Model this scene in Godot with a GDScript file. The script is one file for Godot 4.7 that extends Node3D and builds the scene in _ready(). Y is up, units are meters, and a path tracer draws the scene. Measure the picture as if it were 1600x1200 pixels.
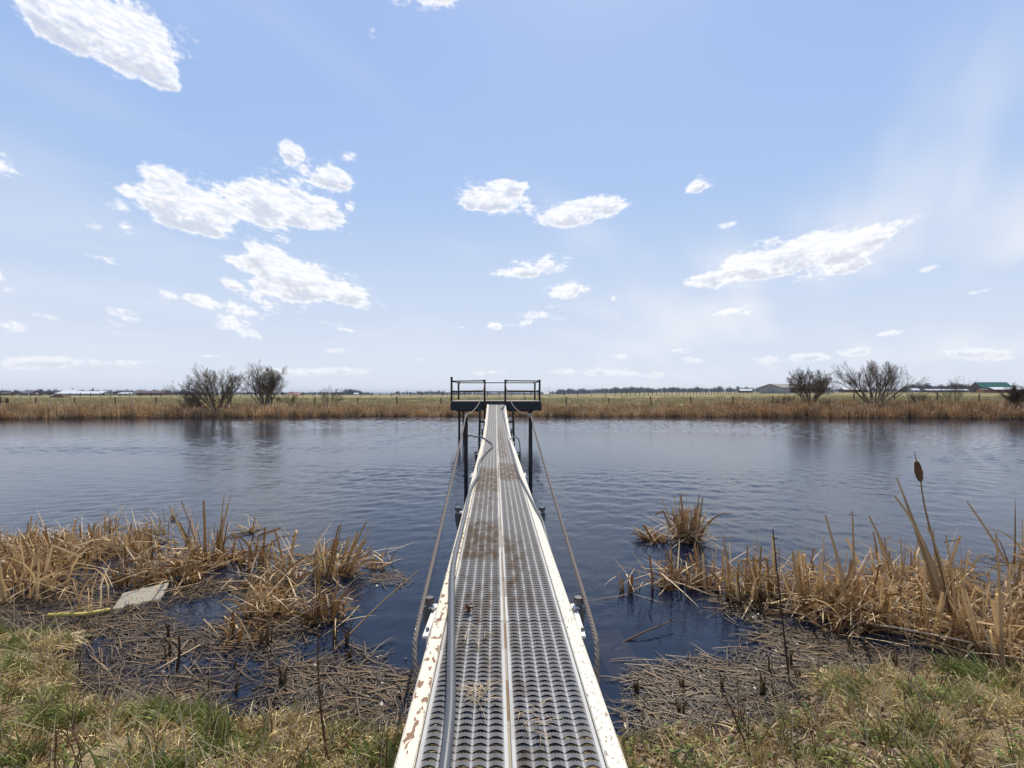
extends Node3D

const EYE := 1.83            # the eye above the water, which lies at y = 0
var rng := RandomNumberGenerator.new()
var names := {}
var noise := FastNoiseLite.new()
var fine := FastNoiseLite.new()
var M := {}


# ---------------------------------------------------------------- mesh building
class MB:
	var v := PackedVector3Array()
	var n := PackedVector3Array()
	var c := PackedColorArray()
	var uv := PackedVector2Array()
	var ix := PackedInt32Array()
	var col := Color(1, 1, 1)

	func vert(p: Vector3, nn: Vector3, t := Vector2.ZERO) -> int:
		v.append(p)
		n.append(nn)
		c.append(col)
		uv.append(t)
		return v.size() - 1

	func tri(a: int, b: int, d: int) -> void:      # counter-clockwise seen from outside
		ix.append(a)
		ix.append(d)
		ix.append(b)

	func quad(a: Vector3, b: Vector3, d: Vector3, e: Vector3, t0 := Vector2.ZERO, t1 := Vector2.ONE) -> void:
		var nn := (b - a).cross(d - a)
		if nn.length_squared() < 1e-14:
			nn = (d - a).cross(e - a)
		nn = nn.normalized()
		var i := vert(a, nn, t0)
		vert(b, nn, Vector2(t1.x, t0.y))
		vert(d, nn, t1)
		vert(e, nn, Vector2(t0.x, t1.y))
		tri(i, i + 1, i + 2)
		tri(i, i + 2, i + 3)

	func face(a: Vector3, b: Vector3, d: Vector3) -> void:
		var nn := (b - a).cross(d - a).normalized()
		var i := vert(a, nn)
		vert(b, nn, Vector2(1, 0))
		vert(d, nn, Vector2(1, 1))
		tri(i, i + 1, i + 2)

	func box(at: Vector3, size: Vector3, turn := Basis(), bevel := 0.0) -> void:
		var h := size / 2.0
		if bevel <= 0.0:
			var p := []
			for k in 8:
				p.append(at + turn * Vector3(h.x if k & 1 else -h.x, h.y if k & 2 else -h.y, h.z if k & 4 else -h.z))
			quad(p[4], p[5], p[7], p[6], Vector2.ZERO, Vector2(size.x, size.y))
			quad(p[1], p[0], p[2], p[3], Vector2.ZERO, Vector2(size.x, size.y))
			quad(p[5], p[1], p[3], p[7], Vector2.ZERO, Vector2(size.z, size.y))
			quad(p[0], p[4], p[6], p[2], Vector2.ZERO, Vector2(size.z, size.y))
			quad(p[6], p[7], p[3], p[2], Vector2.ZERO, Vector2(size.x, size.z))
			quad(p[0], p[1], p[5], p[4], Vector2.ZERO, Vector2(size.x, size.z))
			return
		# chamfered along its longest axis
		var ax := 0 if size.x >= size.y and size.x >= size.z else (1 if size.y >= size.z else 2)
		var e1 := Vector3.RIGHT if ax != 0 else Vector3.UP
		var e2 := Vector3.BACK if ax != 2 else Vector3.UP
		var e0 := e1.cross(e2)
		var h0 := absf(e0.dot(h))
		var h1 := absf(e1.dot(h))
		var h2 := absf(e2.dot(h))
		var ring := []
		for s in [[1, -1, 0], [1, 1, 0], [1, 1, 1], [-1, 1, 1], [-1, 1, 0], [-1, -1, 0], [-1, -1, 1], [1, -1, 1]]:
			var a1: float = h1 - (bevel if s[2] else 0.0)
			var a2: float = h2 - (0.0 if s[2] else bevel)
			ring.append(e1 * a1 * s[0] + e2 * a2 * s[1])
		for k in 8:
			var a: Vector3 = ring[k]
			var b: Vector3 = ring[(k + 1) % 8]
			quad(at + turn * (a - e0 * h0), at + turn * (b - e0 * h0), at + turn * (b + e0 * h0), at + turn * (a + e0 * h0), Vector2.ZERO, Vector2((b - a).length(), h0 * 2))
		for k in range(1, 7):
			face(at + turn * (ring[0] + e0 * h0), at + turn * (ring[k] + e0 * h0), at + turn * (ring[k + 1] + e0 * h0))
			face(at + turn * (ring[0] - e0 * h0), at + turn * (ring[k + 1] - e0 * h0), at + turn * (ring[k] - e0 * h0))

	func tube(pts: PackedVector3Array, radii: PackedFloat32Array, sides := 6, cap := true) -> void:
		var m := pts.size()
		var up := Vector3.UP
		if absf((pts[1] - pts[0]).normalized().y) > 0.9:
			up = Vector3.RIGHT
		var base := v.size()
		var side := Vector3.ZERO
		var along := 0.0
		for k in m:
			var d := (pts[mini(k + 1, m - 1)] - pts[maxi(k - 1, 0)]).normalized()
			if k == 0:
				side = d.cross(up).normalized()
			else:
				side = (side - d * side.dot(d)).normalized()
				along += (pts[k] - pts[k - 1]).length()
			var other := side.cross(d)
			for s in sides + 1:
				var a := TAU * s / sides
				var nn := side * cos(a) + other * sin(a)
				vert(pts[k] + nn * radii[k], nn, Vector2(float(s) / sides, along))
		for k in m - 1:
			for s in sides:
				var i := base + k * (sides + 1) + s
				tri(i, i + sides + 1, i + 1)
				tri(i + 1, i + sides + 1, i + sides + 2)
		if cap:
			for e in 2:
				var k: int = 0 if e == 0 else m - 1
				var d := (pts[1] - pts[0]).normalized() * -1.0 if e == 0 else (pts[m - 1] - pts[m - 2]).normalized()
				var first := v.size()
				for s in sides:
					vert(v[base + k * (sides + 1) + s], d)
				for s in range(1, sides - 1):
					if e == 0:
						tri(first, first + s, first + s + 1)
					else:
						tri(first, first + s + 1, first + s)

	# a leaf: a shallow V that follows a path; dark foot, pale tip
	func leaf(pts: PackedVector3Array, width: float, face_to: Vector3, foot: Color, tip: Color, fold := 0.3, tail := 0.18) -> void:
		var m := pts.size()
		var base := v.size()
		for k in m:
			var t := float(k) / (m - 1)
			var d := (pts[mini(k + 1, m - 1)] - pts[maxi(k - 1, 0)]).normalized()
			var side := d.cross(face_to).normalized()
			if side.length_squared() < 0.5:
				side = d.cross(Vector3.UP).normalized()
			var nn := side.cross(d).normalized()
			var w := width * 0.5 * (1.0 if t < 0.45 else lerpf(1.0, tail, (t - 0.45) / 0.55))
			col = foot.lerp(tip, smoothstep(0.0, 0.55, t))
			vert(pts[k] - side * w, (nn - side * 0.6).normalized(), Vector2(0, t))
			vert(pts[k] - nn * w * fold, nn, Vector2(0.5, t))
			vert(pts[k] + side * w, (nn + side * 0.6).normalized(), Vector2(1, t))
		for k in m - 1:
			var i := base + k * 3
			for s in 2:
				tri(i + s, i + s + 1, i + s + 4)
				tri(i + s, i + s + 4, i + s + 3)
		col = Color(1, 1, 1)

	func mesh() -> ArrayMesh:
		var a := []
		a.resize(Mesh.ARRAY_MAX)
		a[Mesh.ARRAY_VERTEX] = v
		a[Mesh.ARRAY_NORMAL] = n
		a[Mesh.ARRAY_COLOR] = c
		a[Mesh.ARRAY_TEX_UV] = uv
		a[Mesh.ARRAY_INDEX] = ix
		var m := ArrayMesh.new()
		m.add_surface_from_arrays(Mesh.PRIMITIVE_TRIANGLES, a)
		return m


func numbered(called: String) -> String:
	var k: int = names.get(called, 0)
	names[called] = k + 1
	return called if k == 0 else "%s_%03d" % [called, k]


func put(called: String, m: Mesh, mat: Material, parent: Node = null) -> MeshInstance3D:
	var o := MeshInstance3D.new()
	o.mesh = m
	o.material_override = mat
	if parent == null:
		o.name = numbered(called)
		add_child(o)
	else:
		var k := 0
		for ch in parent.get_children():
			if ch.get_meta("stem", "") == called:
				k += 1
		o.name = called if k == 0 else "%s_%03d" % [called, k]
		o.set_meta("stem", called)
		parent.add_child(o, true)
	return o


func scatter(called: String, m: Mesh, mat: Material, places: Array, tints: Array) -> MultiMeshInstance3D:
	var mm := MultiMesh.new()
	mm.transform_format = MultiMesh.TRANSFORM_3D
	mm.use_colors = true
	mm.mesh = m
	mm.instance_count = places.size()
	for k in places.size():
		mm.set_instance_transform(k, places[k])
		mm.set_instance_color(k, tints[k])
	var o := MultiMeshInstance3D.new()
	o.multimesh = mm
	o.material_override = mat
	o.name = numbered(called)
	o.set_meta("kind", "stuff")
	add_child(o)
	return o


func thing(called: String, label: String, category: String, at := Vector3.ZERO, group := "") -> Node3D:
	var o := Node3D.new()
	o.name = numbered(called)
	add_child(o)
	o.position = at
	return tag(o, label, category, group)


func tag(o: Node3D, label: String, category: String, group := "") -> Node3D:
	o.set_meta("label", label)
	o.set_meta("category", category)
	if group:
		o.set_meta("group", group)
	return o


func dup(o: Node3D, called: String, label: String, at: Vector3, turn := 0.0) -> Node3D:
	var r: Node3D = o.duplicate()
	r.name = numbered(called)
	add_child(r)
	r.position = at
	r.rotation.y = turn
	r.set_meta("label", label)
	return r


func mat(called: String, col: Color, rough := 0.8, metal := 0.0, spec := 0.4) -> StandardMaterial3D:
	var m := StandardMaterial3D.new()
	m.resource_name = called
	m.albedo_color = col.linear_to_srgb()
	m.roughness = rough
	m.metallic = metal
	m.metallic_specular = spec
	m.vertex_color_use_as_albedo = true
	M[called] = m
	return m


func rr(a: float, b: float) -> float:
	return rng.randf_range(a, b)


func V(x: float, y: float, depth: float) -> Vector3:     # depth is metres ahead of the eye
	return Vector3(x, y, -depth)


func path(points: Array) -> PackedVector3Array:
	return PackedVector3Array(points)


func same(r: float, k: int) -> PackedFloat32Array:
	var a := PackedFloat32Array()
	a.resize(k)
	a.fill(r)
	return a


func smooth_path(points: Array, steps: int) -> PackedVector3Array:
	var out := PackedVector3Array()
	var k := points.size()
	for i in k - 1:
		var a: Vector3 = points[maxi(i - 1, 0)]
		var b: Vector3 = points[i]
		var d: Vector3 = points[i + 1]
		var e: Vector3 = points[mini(i + 2, k - 1)]
		for s in steps:
			out.append(b.cubic_interpolate(d, a, e, float(s) / steps))
	out.append(points[k - 1])
	return out


# ---------------------------------------------------------------- sky
func sky_table(el: float) -> Color:
	var stops := [[0.0, Color(0.74, 0.79, 0.885)], [3.0, Color(0.70, 0.775, 0.90)], [10.0, Color(0.55, 0.68, 0.895)], [20.0, Color(0.385, 0.555, 0.875)], [34.0, Color(0.305, 0.465, 0.835)], [60.0, Color(0.21, 0.37, 0.78)], [90.0, Color(0.23, 0.40, 0.76)]]
	for k in 6:
		if el <= stops[k + 1][0]:
			return stops[k][1].lerp(stops[k + 1][1], clampf((el - stops[k][0]) / (stops[k + 1][0] - stops[k][0]), 0, 1))
	return stops[6][1]


func make_sky(sun_dir: Vector3) -> PanoramaSkyMaterial:
	var w := 4096
	var h := 2048
	var lw := 512
	var lh := 256
	var streak := FastNoiseLite.new()
	streak.seed = 11
	streak.frequency = 1.0
	streak.fractal_octaves = 4
	var low := PackedFloat32Array()
	low.resize(lw * lh * 3)
	var ground := Color(0.20, 0.19, 0.15)
	for j in lh:
		var el := 90.0 - (j + 0.5) / lh * 180.0
		var base := sky_table(maxf(el, 0.0))
		var ce := cos(deg_to_rad(el))
		var se := sin(deg_to_rad(el))
		for i in lw:
			var az := (i + 0.5) / lw * 360.0 - 180.0        # degrees to the right of straight ahead
			var d := Vector3(sin(deg_to_rad(az)) * ce, se, -cos(deg_to_rad(az)) * ce)
			var c := base
			var g := rad_to_deg(acos(clampf(d.dot(sun_dir), -1, 1)))
			c = c.lerp(Color(0.18, 0.36, 0.74), 0.42 * smoothstep(32.0, 78.0, g) * smoothstep(4.0, 26.0, el))
			c = c.lerp(Color(0.95, 1.0, 1.08), 0.45 * exp(-g / 11.0) + 0.10 * exp(-g / 40.0))
			# thin high streaks, laid out on a flat sheet overhead
			if el > 0.0:
				var s := 1.0 / (se + 0.12)
				var px := d.x * s
				var pz := -d.z * s
				var a := px * 0.55 + pz * 0.83
				var b := px * 0.83 - pz * 0.55
				var f := streak.get_noise_2d(a * 0.35 + 4.0, b * 1.5) * 0.6 + streak.get_noise_2d(px * 0.3, pz * 0.3 + 9.0) * 0.8
				var sheet := smoothstep(-0.25, 0.55, f) * smoothstep(-15.0, 25.0, az) * 0.55 + smoothstep(-0.1, 0.6, f) * 0.24 + 0.16 * smoothstep(26.0, 6.0, el)
				c = c.lerp(Color(0.82, 0.86, 0.95), sheet)
			else:
				c = base.lerp(ground, smoothstep(0.0, -2.0, el))
			var o := (j * lw + i) * 3
			low[o] = c.r
			low[o + 1] = c.g
			low[o + 2] = c.b
	var im := Image.create_from_data(lw, lh, false, Image.FORMAT_RGBF, low.to_byte_array())
	im.resize(w, h, Image.INTERPOLATE_BILINEAR)
	var px3 := im.get_data().to_float32_array()
	# heaps of cloud: azimuth, elevation, half width, half height, all in degrees
	var b := [
		-39.5, 27.1, 5.11, 1.49, -36.2, 27.0, 2.89, 1.84, -41.8, 26.5, 2.31, 1.03, -34.1, 26.0, 1.18, 0.86, -35.7, 29.2, 4.25, 1.51, -40.4, 28.4, 4.99, 1.69,
		-33.3, 25.3, 0.6, 0.34, -34.5, 19.0, 1.26, 0.74, -32.5, 18.0, 3.16, 1.75, -34.8, 16.5, 1.93, 0.97, -30.4, 16.5, 2.56, 1.25, -32.0, 15.9, 2.06, 0.9,
		-26.5, 18.6, 2.53, 1.27, -23.3, 18.1, 3.99, 1.07, -19.8, 18.4, 2.16, 0.85, -21.2, 22.2, 3.11, 1.09, -23.3, 20.3, 3.02, 0.64, -25.4, 16.5, 1.75, 0.54,
		-19.0, 21.2, 1.41, 0.71, -23.3, 23.5, 0.91, 0.61, -17.7, 23.8, 0.85, 0.46, -22.4, 17.2, 1.84, 0.48, -17.4, 19.1, 0.52, 0.43, -37.6, 17.6, 0.9, 0.36,
		-37.8, 16.0, 0.72, 0.47, -36.9, 14.4, 0.6, 0.43, -38.7, 11.6, 1.62, 0.38, -23.9, 15.1, 0.72, 0.31, -28.3, 12.6, 1.22, 0.48, -25.9, 13.9, 1.39, 1.03,
		-24.5, 12.1, 2.96, 1.37, -20.2, 11.6, 3.28, 1.29, -16.6, 10.0, 2.5, 0.8, -22.4, 10.7, 3.06, 1.02, -25.7, 9.3, 3.02, 1.13, -28.8, 7.9, 2.42, 0.62,
		-28.3, 6.2, 2.11, 0.62, -32.0, 8.9, 1.65, 0.42, -33.9, 8.6, 0.69, 0.29, -28.8, 10.5, 0.82, 0.3, -37.3, 6.8, 1.27, 0.56, -38.1, 5.7, 1.15, 0.39,
		-42.6, 6.3, 1.48, 0.31, -44.2, 5.2, 1.03, 0.41, -44.6, 8.1, 0.51, 0.25, -19.2, 7.2, 1.53, 0.33, -17.5, 6.5, 1.04, 0.13, -35.0, 9.4, 1.25, 0.17,
		-39.1, 14.3, 0.69, 0.37, -2.5, 21.4, 3.43, 0.93, -0.5, 21.9, 1.72, 0.55, -1.1, 20.0, 3.01, 0.76, -4.3, 20.2, 1.71, 0.5, 7.5, 19.3, 4.22, 1.14,
		5.7, 18.6, 2.13, 0.64, 9.2, 19.6, 2.51, 0.75, 3.6, 14.0, 3.71, 1.01, 0.0, 13.0, 1.86, 0.41, 6.4, 11.4, 2.4, 0.68, 5.7, 10.8, 1.13, 0.55,
		3.6, 8.7, 2.28, 0.77, 0.0, 7.5, 1.72, 0.35, -2.5, 7.3, 0.86, 0.42, -5.7, 7.2, 0.43, 0.21, 20.1, 20.9, 1.2, 0.59, 19.6, 20.6, 0.76, 0.35,
		22.8, 16.8, 0.97, 0.24, -15.2, 33.0, 0.8, 0.44, -10.3, 3.7, 0.9, 0.35, 12.0, 3.9, 1.16, 0.28, 18.3, 4.4, 0.97, 0.27, 19.0, 3.4, 1.28, 0.27,
		11.2, 10.1, 0.34, 0.27, 27.7, 13.7, 3.71, 1.2, 31.5, 13.4, 3.12, 1.16, 34.3, 12.7, 2.05, 0.96, 29.4, 12.8, 3.26, 0.71, 25.7, 12.6, 2.33, 0.61,
		23.0, 12.5, 2.91, 0.75, 19.9, 11.4, 1.71, 0.52, 23.6, 11.2, 2.1, 0.32, 30.7, 11.1, 1.8, 0.42, 33.5, 11.5, 1.19, 0.4, 36.2, 14.6, 2.33, 0.38,
		35.2, 13.8, 1.53, 0.33, 27.2, 11.8, 1.58, 0.49, 24.2, 8.2, 1.79, 0.45, 22.4, 8.2, 1.22, 0.19, 42.6, 8.3, 0.93, 0.15, 40.4, 3.4, 1.58, 0.49,
		43.7, 3.1, 1.87, 0.52, 39.1, 10.6, 0.52, 0.21, 36.4, 5.3, 1.11, 0.23, 44.9, 13.9, 0.22, 0.19, 34.0, 3.9, 1.08, 0.35, 26.6, 3.3, 3.44, 0.45,
		31.5, 3.5, 2.08, 0.37, -30.4, 3.5, 1.28, 0.25, -20.6, 2.1, 3.14, 0.33, -35.9, 2.7, 1.31, 0.4, -40.4, 2.6, 2.49, 0.33, -16.7, 2.4, 2.63, 0.34,
		-25.4, 2.0, 3.51, 0.39, -43.9, 2.3, 2.23, 0.52, 7.1, 2.3, 4.23, 0.35, 14.0, 1.9, 4.04, 0.35, -3.6, 2.1, 2.85, 0.29, -19.3, 4.4, 1.15, 0.34,
		-39.5, 3.7, 0.43, 0.17]
	var heaps := []
	for k in range(0, b.size(), 4):
		var big := 0.80 if b[k + 1] > 24.0 else 1.0
		heaps.append([b[k], b[k + 1] + (1.2 if big < 1.0 else 0.0), b[k + 2] * big, b[k + 3] * big])
	for k in 260:                                            # the same broken cloud all the way round
		var az := rr(48.0, 312.0)
		var el := 2.0 + 68.0 * pow(rng.randf(), 1.6)
		var s := rr(0.7, 2.6) * (0.4 + el / 28.0)
		for q in rng.randi_range(1, 4):
			heaps.append([az + rr(-1.6, 1.6) * s, el + rr(-0.3, 0.3) * s, s * rr(0.7, 1.5), s * rr(0.3, 0.6)])
	for k in 14:
		var az := rr(-45.0, 45.0)
		var el := rr(40.0, 75.0)
		for q in 4:
			heaps.append([az + rr(-7, 7), el + rr(-2, 2), rr(3, 7), rr(1.5, 3)])
	var half := h / 2
	var dens := PackedFloat32Array()
	dens.resize(w * half)
	var lowness := PackedFloat32Array()
	lowness.resize(w * half)
	var per := w / 360.0
	for q in heaps:
		var az: float = q[0]
		var el: float = q[1]
		var rx: float = q[2] * 1.75
		var ry: float = q[3] * 1.95
		var th := deg_to_rad(clampf(az * 0.55, -14.0, 10.0)) if absf(az) < 50.0 and el > 5.0 else 0.0
		var ct := cos(th)
		var st := sin(th)
		var ey := absf(rx * st) + ry * ct
		for j in range(maxi(0, int((90.0 - el - ey) * per)), mini(half - 1, int((90.0 - el + ey) * per))):
			var dy := 90.0 - (j + 0.5) / per - el
			for i in range(int((az + 180.0 - rx) * per), int((az + 180.0 + rx) * per) + 1):
				var dx := (i + 0.5) / per - 180.0 - az
				var u := (dx * ct + dy * st) / rx
				var t := (-dx * st + dy * ct) / ry
				var m := 1.0 - u * u - t * t
				if m > 0.0:
					var at := j * w + posmod(i, w)
					dens[at] += m
					lowness[at] += m * -t
	var puff := FastNoiseLite.new()
	puff.seed = 5
	puff.frequency = 1.0
	puff.fractal_octaves = 5
	puff.fractal_gain = 0.5
	var soft := FastNoiseLite.new()
	soft.seed = 8
	soft.frequency = 1.0
	soft.fractal_octaves = 4
	soft.fractal_gain = 0.55
	for j in half:
		var el := 90.0 - (j + 0.5) / h * 180.0
		var fade := smoothstep(-1.0, 9.0, el)
		for i in w:
			var at := j * w + i
			var dd := dens[at]
			if dd <= 0.0:
				continue
			var az := (i + 0.5) / w * 360.0 - 180.0
			var slant := clampf(az * 0.012, -0.35, 0.25)
			var e2 := el - slant * az * 0.3
			var f := puff.get_noise_2d(az * 0.30, e2 * 0.55)
			var f2 := soft.get_noise_2d(az * 1.3, e2 * 2.0)
			var f3 := soft.get_noise_2d(az * 4.0 + 50.0, e2 * 6.0)
			var wisp := soft.get_noise_2d(az * 0.5 + 20.0, e2 * 2.4)
			var mass := 2.0 * (minf(dd, 1.5) - 0.88) + f * 1.15 + f2 * 0.62 + f3 * 0.24
			var a := (0.36 * smoothstep(-0.5, 0.3, mass + wisp * 0.7) * clampf(0.55 + wisp * 1.6, 0, 1) + 0.62 * smoothstep(0.0, 0.5, mass)) * lerpf(0.42, 1.0, fade) * smoothstep(0.0, 0.22, dd)
			if a <= 0.0:
				continue
			var belly := lowness[at] / dd
			var grey := clampf(smoothstep(0.3, 1.3, mass) * smoothstep(-0.15, 0.4, belly + f2 * 0.25 + f * 0.45), 0, 1) * 0.75
			var cr := lerpf(1.06, 0.60, grey)
			var cg := lerpf(1.06, 0.635, grey)
			var cb := lerpf(1.08, 0.74, grey)
			px3[at * 3] = lerpf(px3[at * 3], cr, a)
			px3[at * 3 + 1] = lerpf(px3[at * 3 + 1], cg, a)
			px3[at * 3 + 2] = lerpf(px3[at * 3 + 2], cb, a)
	var flat := Image.create_from_data(w, h, false, Image.FORMAT_RGBF, px3.to_byte_array())
	var full := Image.create_empty(w, h, false, Image.FORMAT_RGBF)      # a panorama starts straight ahead
	full.blit_rect(flat, Rect2i(w / 2, 0, w / 2, h), Vector2i(0, 0))
	full.blit_rect(flat, Rect2i(0, 0, w / 2, h), Vector2i(w / 2, 0))
	var m := PanoramaSkyMaterial.new()
	m.panorama = ImageTexture.create_from_image(full)
	return m


# ---------------------------------------------------------------- the lie of the land
func near_shore(x: float) -> float:        # how far ahead the near bank meets the water
	var p := [[-60.0, 9.0], [-9.0, 5.3], [-6.0, 4.5], [-4.6, 4.15], [-3.2, 3.75], [-2.9, 3.3], [-2.3, 2.95], [-1.2, 2.82], [0.0, 2.65], [0.7, 2.68], [1.4, 2.82], [2.0, 3.36], [2.7, 3.32], [3.6, 3.28], [5.0, 3.55], [8.0, 4.4], [60.0, 9.0]]
	for k in p.size() - 1:
		if x <= p[k + 1][0]:
			return lerpf(p[k][1], p[k + 1][1], clampf((x - p[k][0]) / (p[k + 1][0] - p[k][0]), 0, 1)) + 0.12 * noise.get_noise_2d(x * 2.2, 3.0)
	return 9.0


func far_shore(x: float) -> float:
	return 39.6 - 0.0034 * x * x if absf(x) < 46.0 else 32.4 - (absf(x) - 46.0) * 0.25


func land(x: float, d: float) -> float:
	var ns := near_shore(x)
	var fs := far_shore(x)
	var y := 0.0
	if d < ns:
		var t := ns - d
		y = minf(t * 0.2 + 0.04 * smoothstep(0.0, 0.15, t), 0.56) + noise.get_noise_2d(x * 3.0, d * 3.0) * 0.05 * smoothstep(0.1, 0.8, t)
	elif d < fs:
		y = maxf(-minf((d - ns) * 0.16, 1.2), -minf((fs - d) * 0.3, 1.2))
	else:
		var t := d - fs
		y = 0.55 * smoothstep(0.0, 4.0, t) + 0.10 * smoothstep(4.0, 14.0, t)
		y += noise.get_noise_2d(x * 0.12, d * 0.12) * 0.12 * smoothstep(3.0, 12.0, t)
		var away := smoothstep(70.0, 380.0, d)
		var side := x / maxf(d, 1.0)
		y -= 0.0048 * clampf(d - 120.0, 0.0, 6000.0) * (1.0 - smoothstep(0.0, 0.32, side))
		y += away * 0.75 * smoothstep(0.1, 0.7, side) + 0.35 * smoothstep(0.0, 0.6, side) * smoothstep(3.0, 8.0, t)
	return y


func ground_color(x: float, d: float) -> Color:
	var ns := near_shore(x)
	var fs := far_shore(x)
	var g := noise.get_noise_2d(x * 1.3, d * 1.3)
	if d < ns - 0.02:
		var c := Color(0.15, 0.115, 0.065).lerp(Color(0.26, 0.21, 0.12), clampf(0.5 + g, 0, 1))
		return c.lerp(Color(0.04, 0.03, 0.02), smoothstep(0.45, 0.1, ns - d))
	if d < fs:
		return Color(0.035, 0.028, 0.018)
	var t := d - fs
	var c := Color(0.24, 0.17, 0.085)
	var olive := Color(0.175, 0.155, 0.068)
	var straw := Color(0.34, 0.28, 0.14)
	c = c.lerp(straw, smoothstep(1.0, 4.0, t))
	c = c.lerp(olive, smoothstep(5.0, 16.0, t + noise.get_noise_2d(x * 0.1, d * 0.2) * 8.0))
	c = c.lerp(straw, 0.8 * smoothstep(0.15, 0.4, noise.get_noise_2d(x * 0.011 + 40.0, d * 0.05)) * smoothstep(12.0, 30.0, t))
	c = c.lerp(straw * 1.1, 0.75 * smoothstep(24.0, 40.0, t) * smoothstep(105.0, 70.0, t) * smoothstep(6.0, 30.0, x))
	return c * (1.0 + 0.25 * noise.get_noise_2d(x * 0.5, d * 0.5))


func axis(fine_lo: float, fine_hi: float, step: float, lo: float, hi: float, grow := 1.16) -> PackedFloat32Array:
	var up := PackedFloat32Array()
	var x := fine_lo
	while x <= fine_hi:
		up.append(x)
		x += step
	var s := step
	while x < hi:
		s *= grow
		x += s
		up.append(x)
	var down := PackedFloat32Array()
	x = fine_lo
	s = step
	while x > lo:
		s *= grow
		x -= s
		down.append(x)
	down.reverse()
	down.append_array(up)
	return down


func sheet(xs: PackedFloat32Array, ds: PackedFloat32Array, height: Callable, colour: Callable, uvs := Vector2.ONE) -> ArrayMesh:
	var m := MB.new()
	var nx := xs.size()
	var nd := ds.size()
	for j in nd:
		for i in nx:
			m.col = colour.call(xs[i], ds[j])
			m.vert(V(xs[i], height.call(xs[i], ds[j]), ds[j]), Vector3.UP, Vector2(xs[i] * uvs.x, ds[j] * uvs.y))
	for j in nd:
		for i in nx:
			var a := m.v[j * nx + maxi(i - 1, 0)]
			var b := m.v[j * nx + mini(i + 1, nx - 1)]
			var e := m.v[maxi(j - 1, 0) * nx + i]
			var f := m.v[mini(j + 1, nd - 1) * nx + i]
			m.n[j * nx + i] = (b - a).cross(f - e).normalized()
	for j in nd - 1:
		for i in nx - 1:
			var k := j * nx + i
			m.tri(k, k + 1, k + nx + 1)
			m.tri(k, k + nx + 1, k + nx)
	return m.mesh()


var swell := []


func ripple(x: float, d: float) -> float:
	var patch := lerpf(0.10, 0.95, smoothstep(-0.20, 0.34, noise.get_noise_2d(x * 0.045 + 7.0, d * 0.10 + 3.0) + 0.25 * exp(-pow((x + 4.0) / 9.0, 2.0)) + 0.12 * noise.get_noise_2d(x * 0.25, d * 0.5)))
	patch *= lerpf(0.20, 1.0, smoothstep(5.5, 14.0, d)) * lerpf(1.0, 0.5, smoothstep(9.0, 24.0, absf(x)))
	patch *= smoothstep(0.0, 1.5, d - near_shore(x))
	var y := 0.0
	for s in swell:
		y += s[3] * sin(s[0] * x + s[1] * d + s[2])
	return y * patch


func build_water() -> void:
	for k in 22:
		var wl := 0.13 * pow(1.085, k)                       # wave lengths from 0.2 to 3 m
		var a := rr(-1.45, 1.45) + 0.2                     # crests lie more or less across the view
		var kk := TAU / wl
		swell.append([kk * sin(a), kk * cos(a), rr(0, TAU), 0.040 * wl / TAU * (1.3 if k < 12 else 0.8)])
	var wm := mat("water", Color(0.008, 0.016, 0.038), 0.04, 0.0, 0.36)
	wm.albedo_color = Color(Color(0.008, 0.016, 0.038).linear_to_srgb(), 0.78)
	wm.transparency = BaseMaterial3D.TRANSPARENCY_ALPHA
	var nt := NoiseTexture2D.new()
	nt.width = 1024
	nt.height = 1024
	nt.seamless = true
	nt.as_normal_map = true
	nt.bump_strength = 5.0
	var fn := FastNoiseLite.new()
	fn.seed = 21
	fn.frequency = 0.022
	fn.fractal_octaves = 3
	nt.noise = fn
	wm.normal_enabled = true
	wm.normal_texture = nt
	wm.normal_scale = 0.2
	var white := func(_x, _d): return Color(1, 1, 1)
	var mesh_: ArrayMesh = null
	var all := MB.new()
	for band in [[2.3, 8.0, 0.045, 9.0], [8.0, 17.0, 0.075, 21.0], [17.0, 46.0, 0.16, 52.0]]:
		var xs := PackedFloat32Array()
		var x: float = -band[3]
		while x <= band[3] + 0.001:
			xs.append(x)
			x += band[2]
		var ds := PackedFloat32Array()
		var k := int(round((band[1] - band[0]) / band[2]))
		for q in k + 1:
			ds.append(lerpf(band[0], band[1], float(q) / k))
		mesh_ = sheet(xs, ds, ripple, white, Vector2(0.5, 0.9))
		var arr := mesh_.surface_get_arrays(0)
		var base := all.v.size()
		all.v.append_array(arr[Mesh.ARRAY_VERTEX])
		all.n.append_array(arr[Mesh.ARRAY_NORMAL])
		all.c.append_array(arr[Mesh.ARRAY_COLOR])
		all.uv.append_array(arr[Mesh.ARRAY_TEX_UV])
		for q in arr[Mesh.ARRAY_INDEX]:
			all.ix.append(q + base)
	# the sides of the pond beyond the two nearer bands, flat
	for s in [-1, 1]:
		for band in [[2.3, 8.0, 9.0], [8.0, 17.0, 21.0], [17.0, 46.0, 52.0]]:
			var a := V(s * band[2], 0, band[0])
			var b := V(s * 120.0, 0, band[0])
			var e := V(s * 120.0, 0, band[1])
			var f := V(s * band[2], 0, band[1])
			if s > 0:
				all.quad(a, b, e, f, Vector2(a.x * 0.5, band[0] * 0.9), Vector2(b.x * 0.5, band[1] * 0.9))
			else:
				all.quad(b, a, f, e, Vector2(b.x * 0.5, band[0] * 0.9), Vector2(a.x * 0.5, band[1] * 0.9))
	var o := put("water", all.mesh(), wm)
	o.set_meta("kind", "structure")


# ---------------------------------------------------------------- the walkway
func mid(d: float) -> float:
	return 0.05 - 0.033 * d


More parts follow.
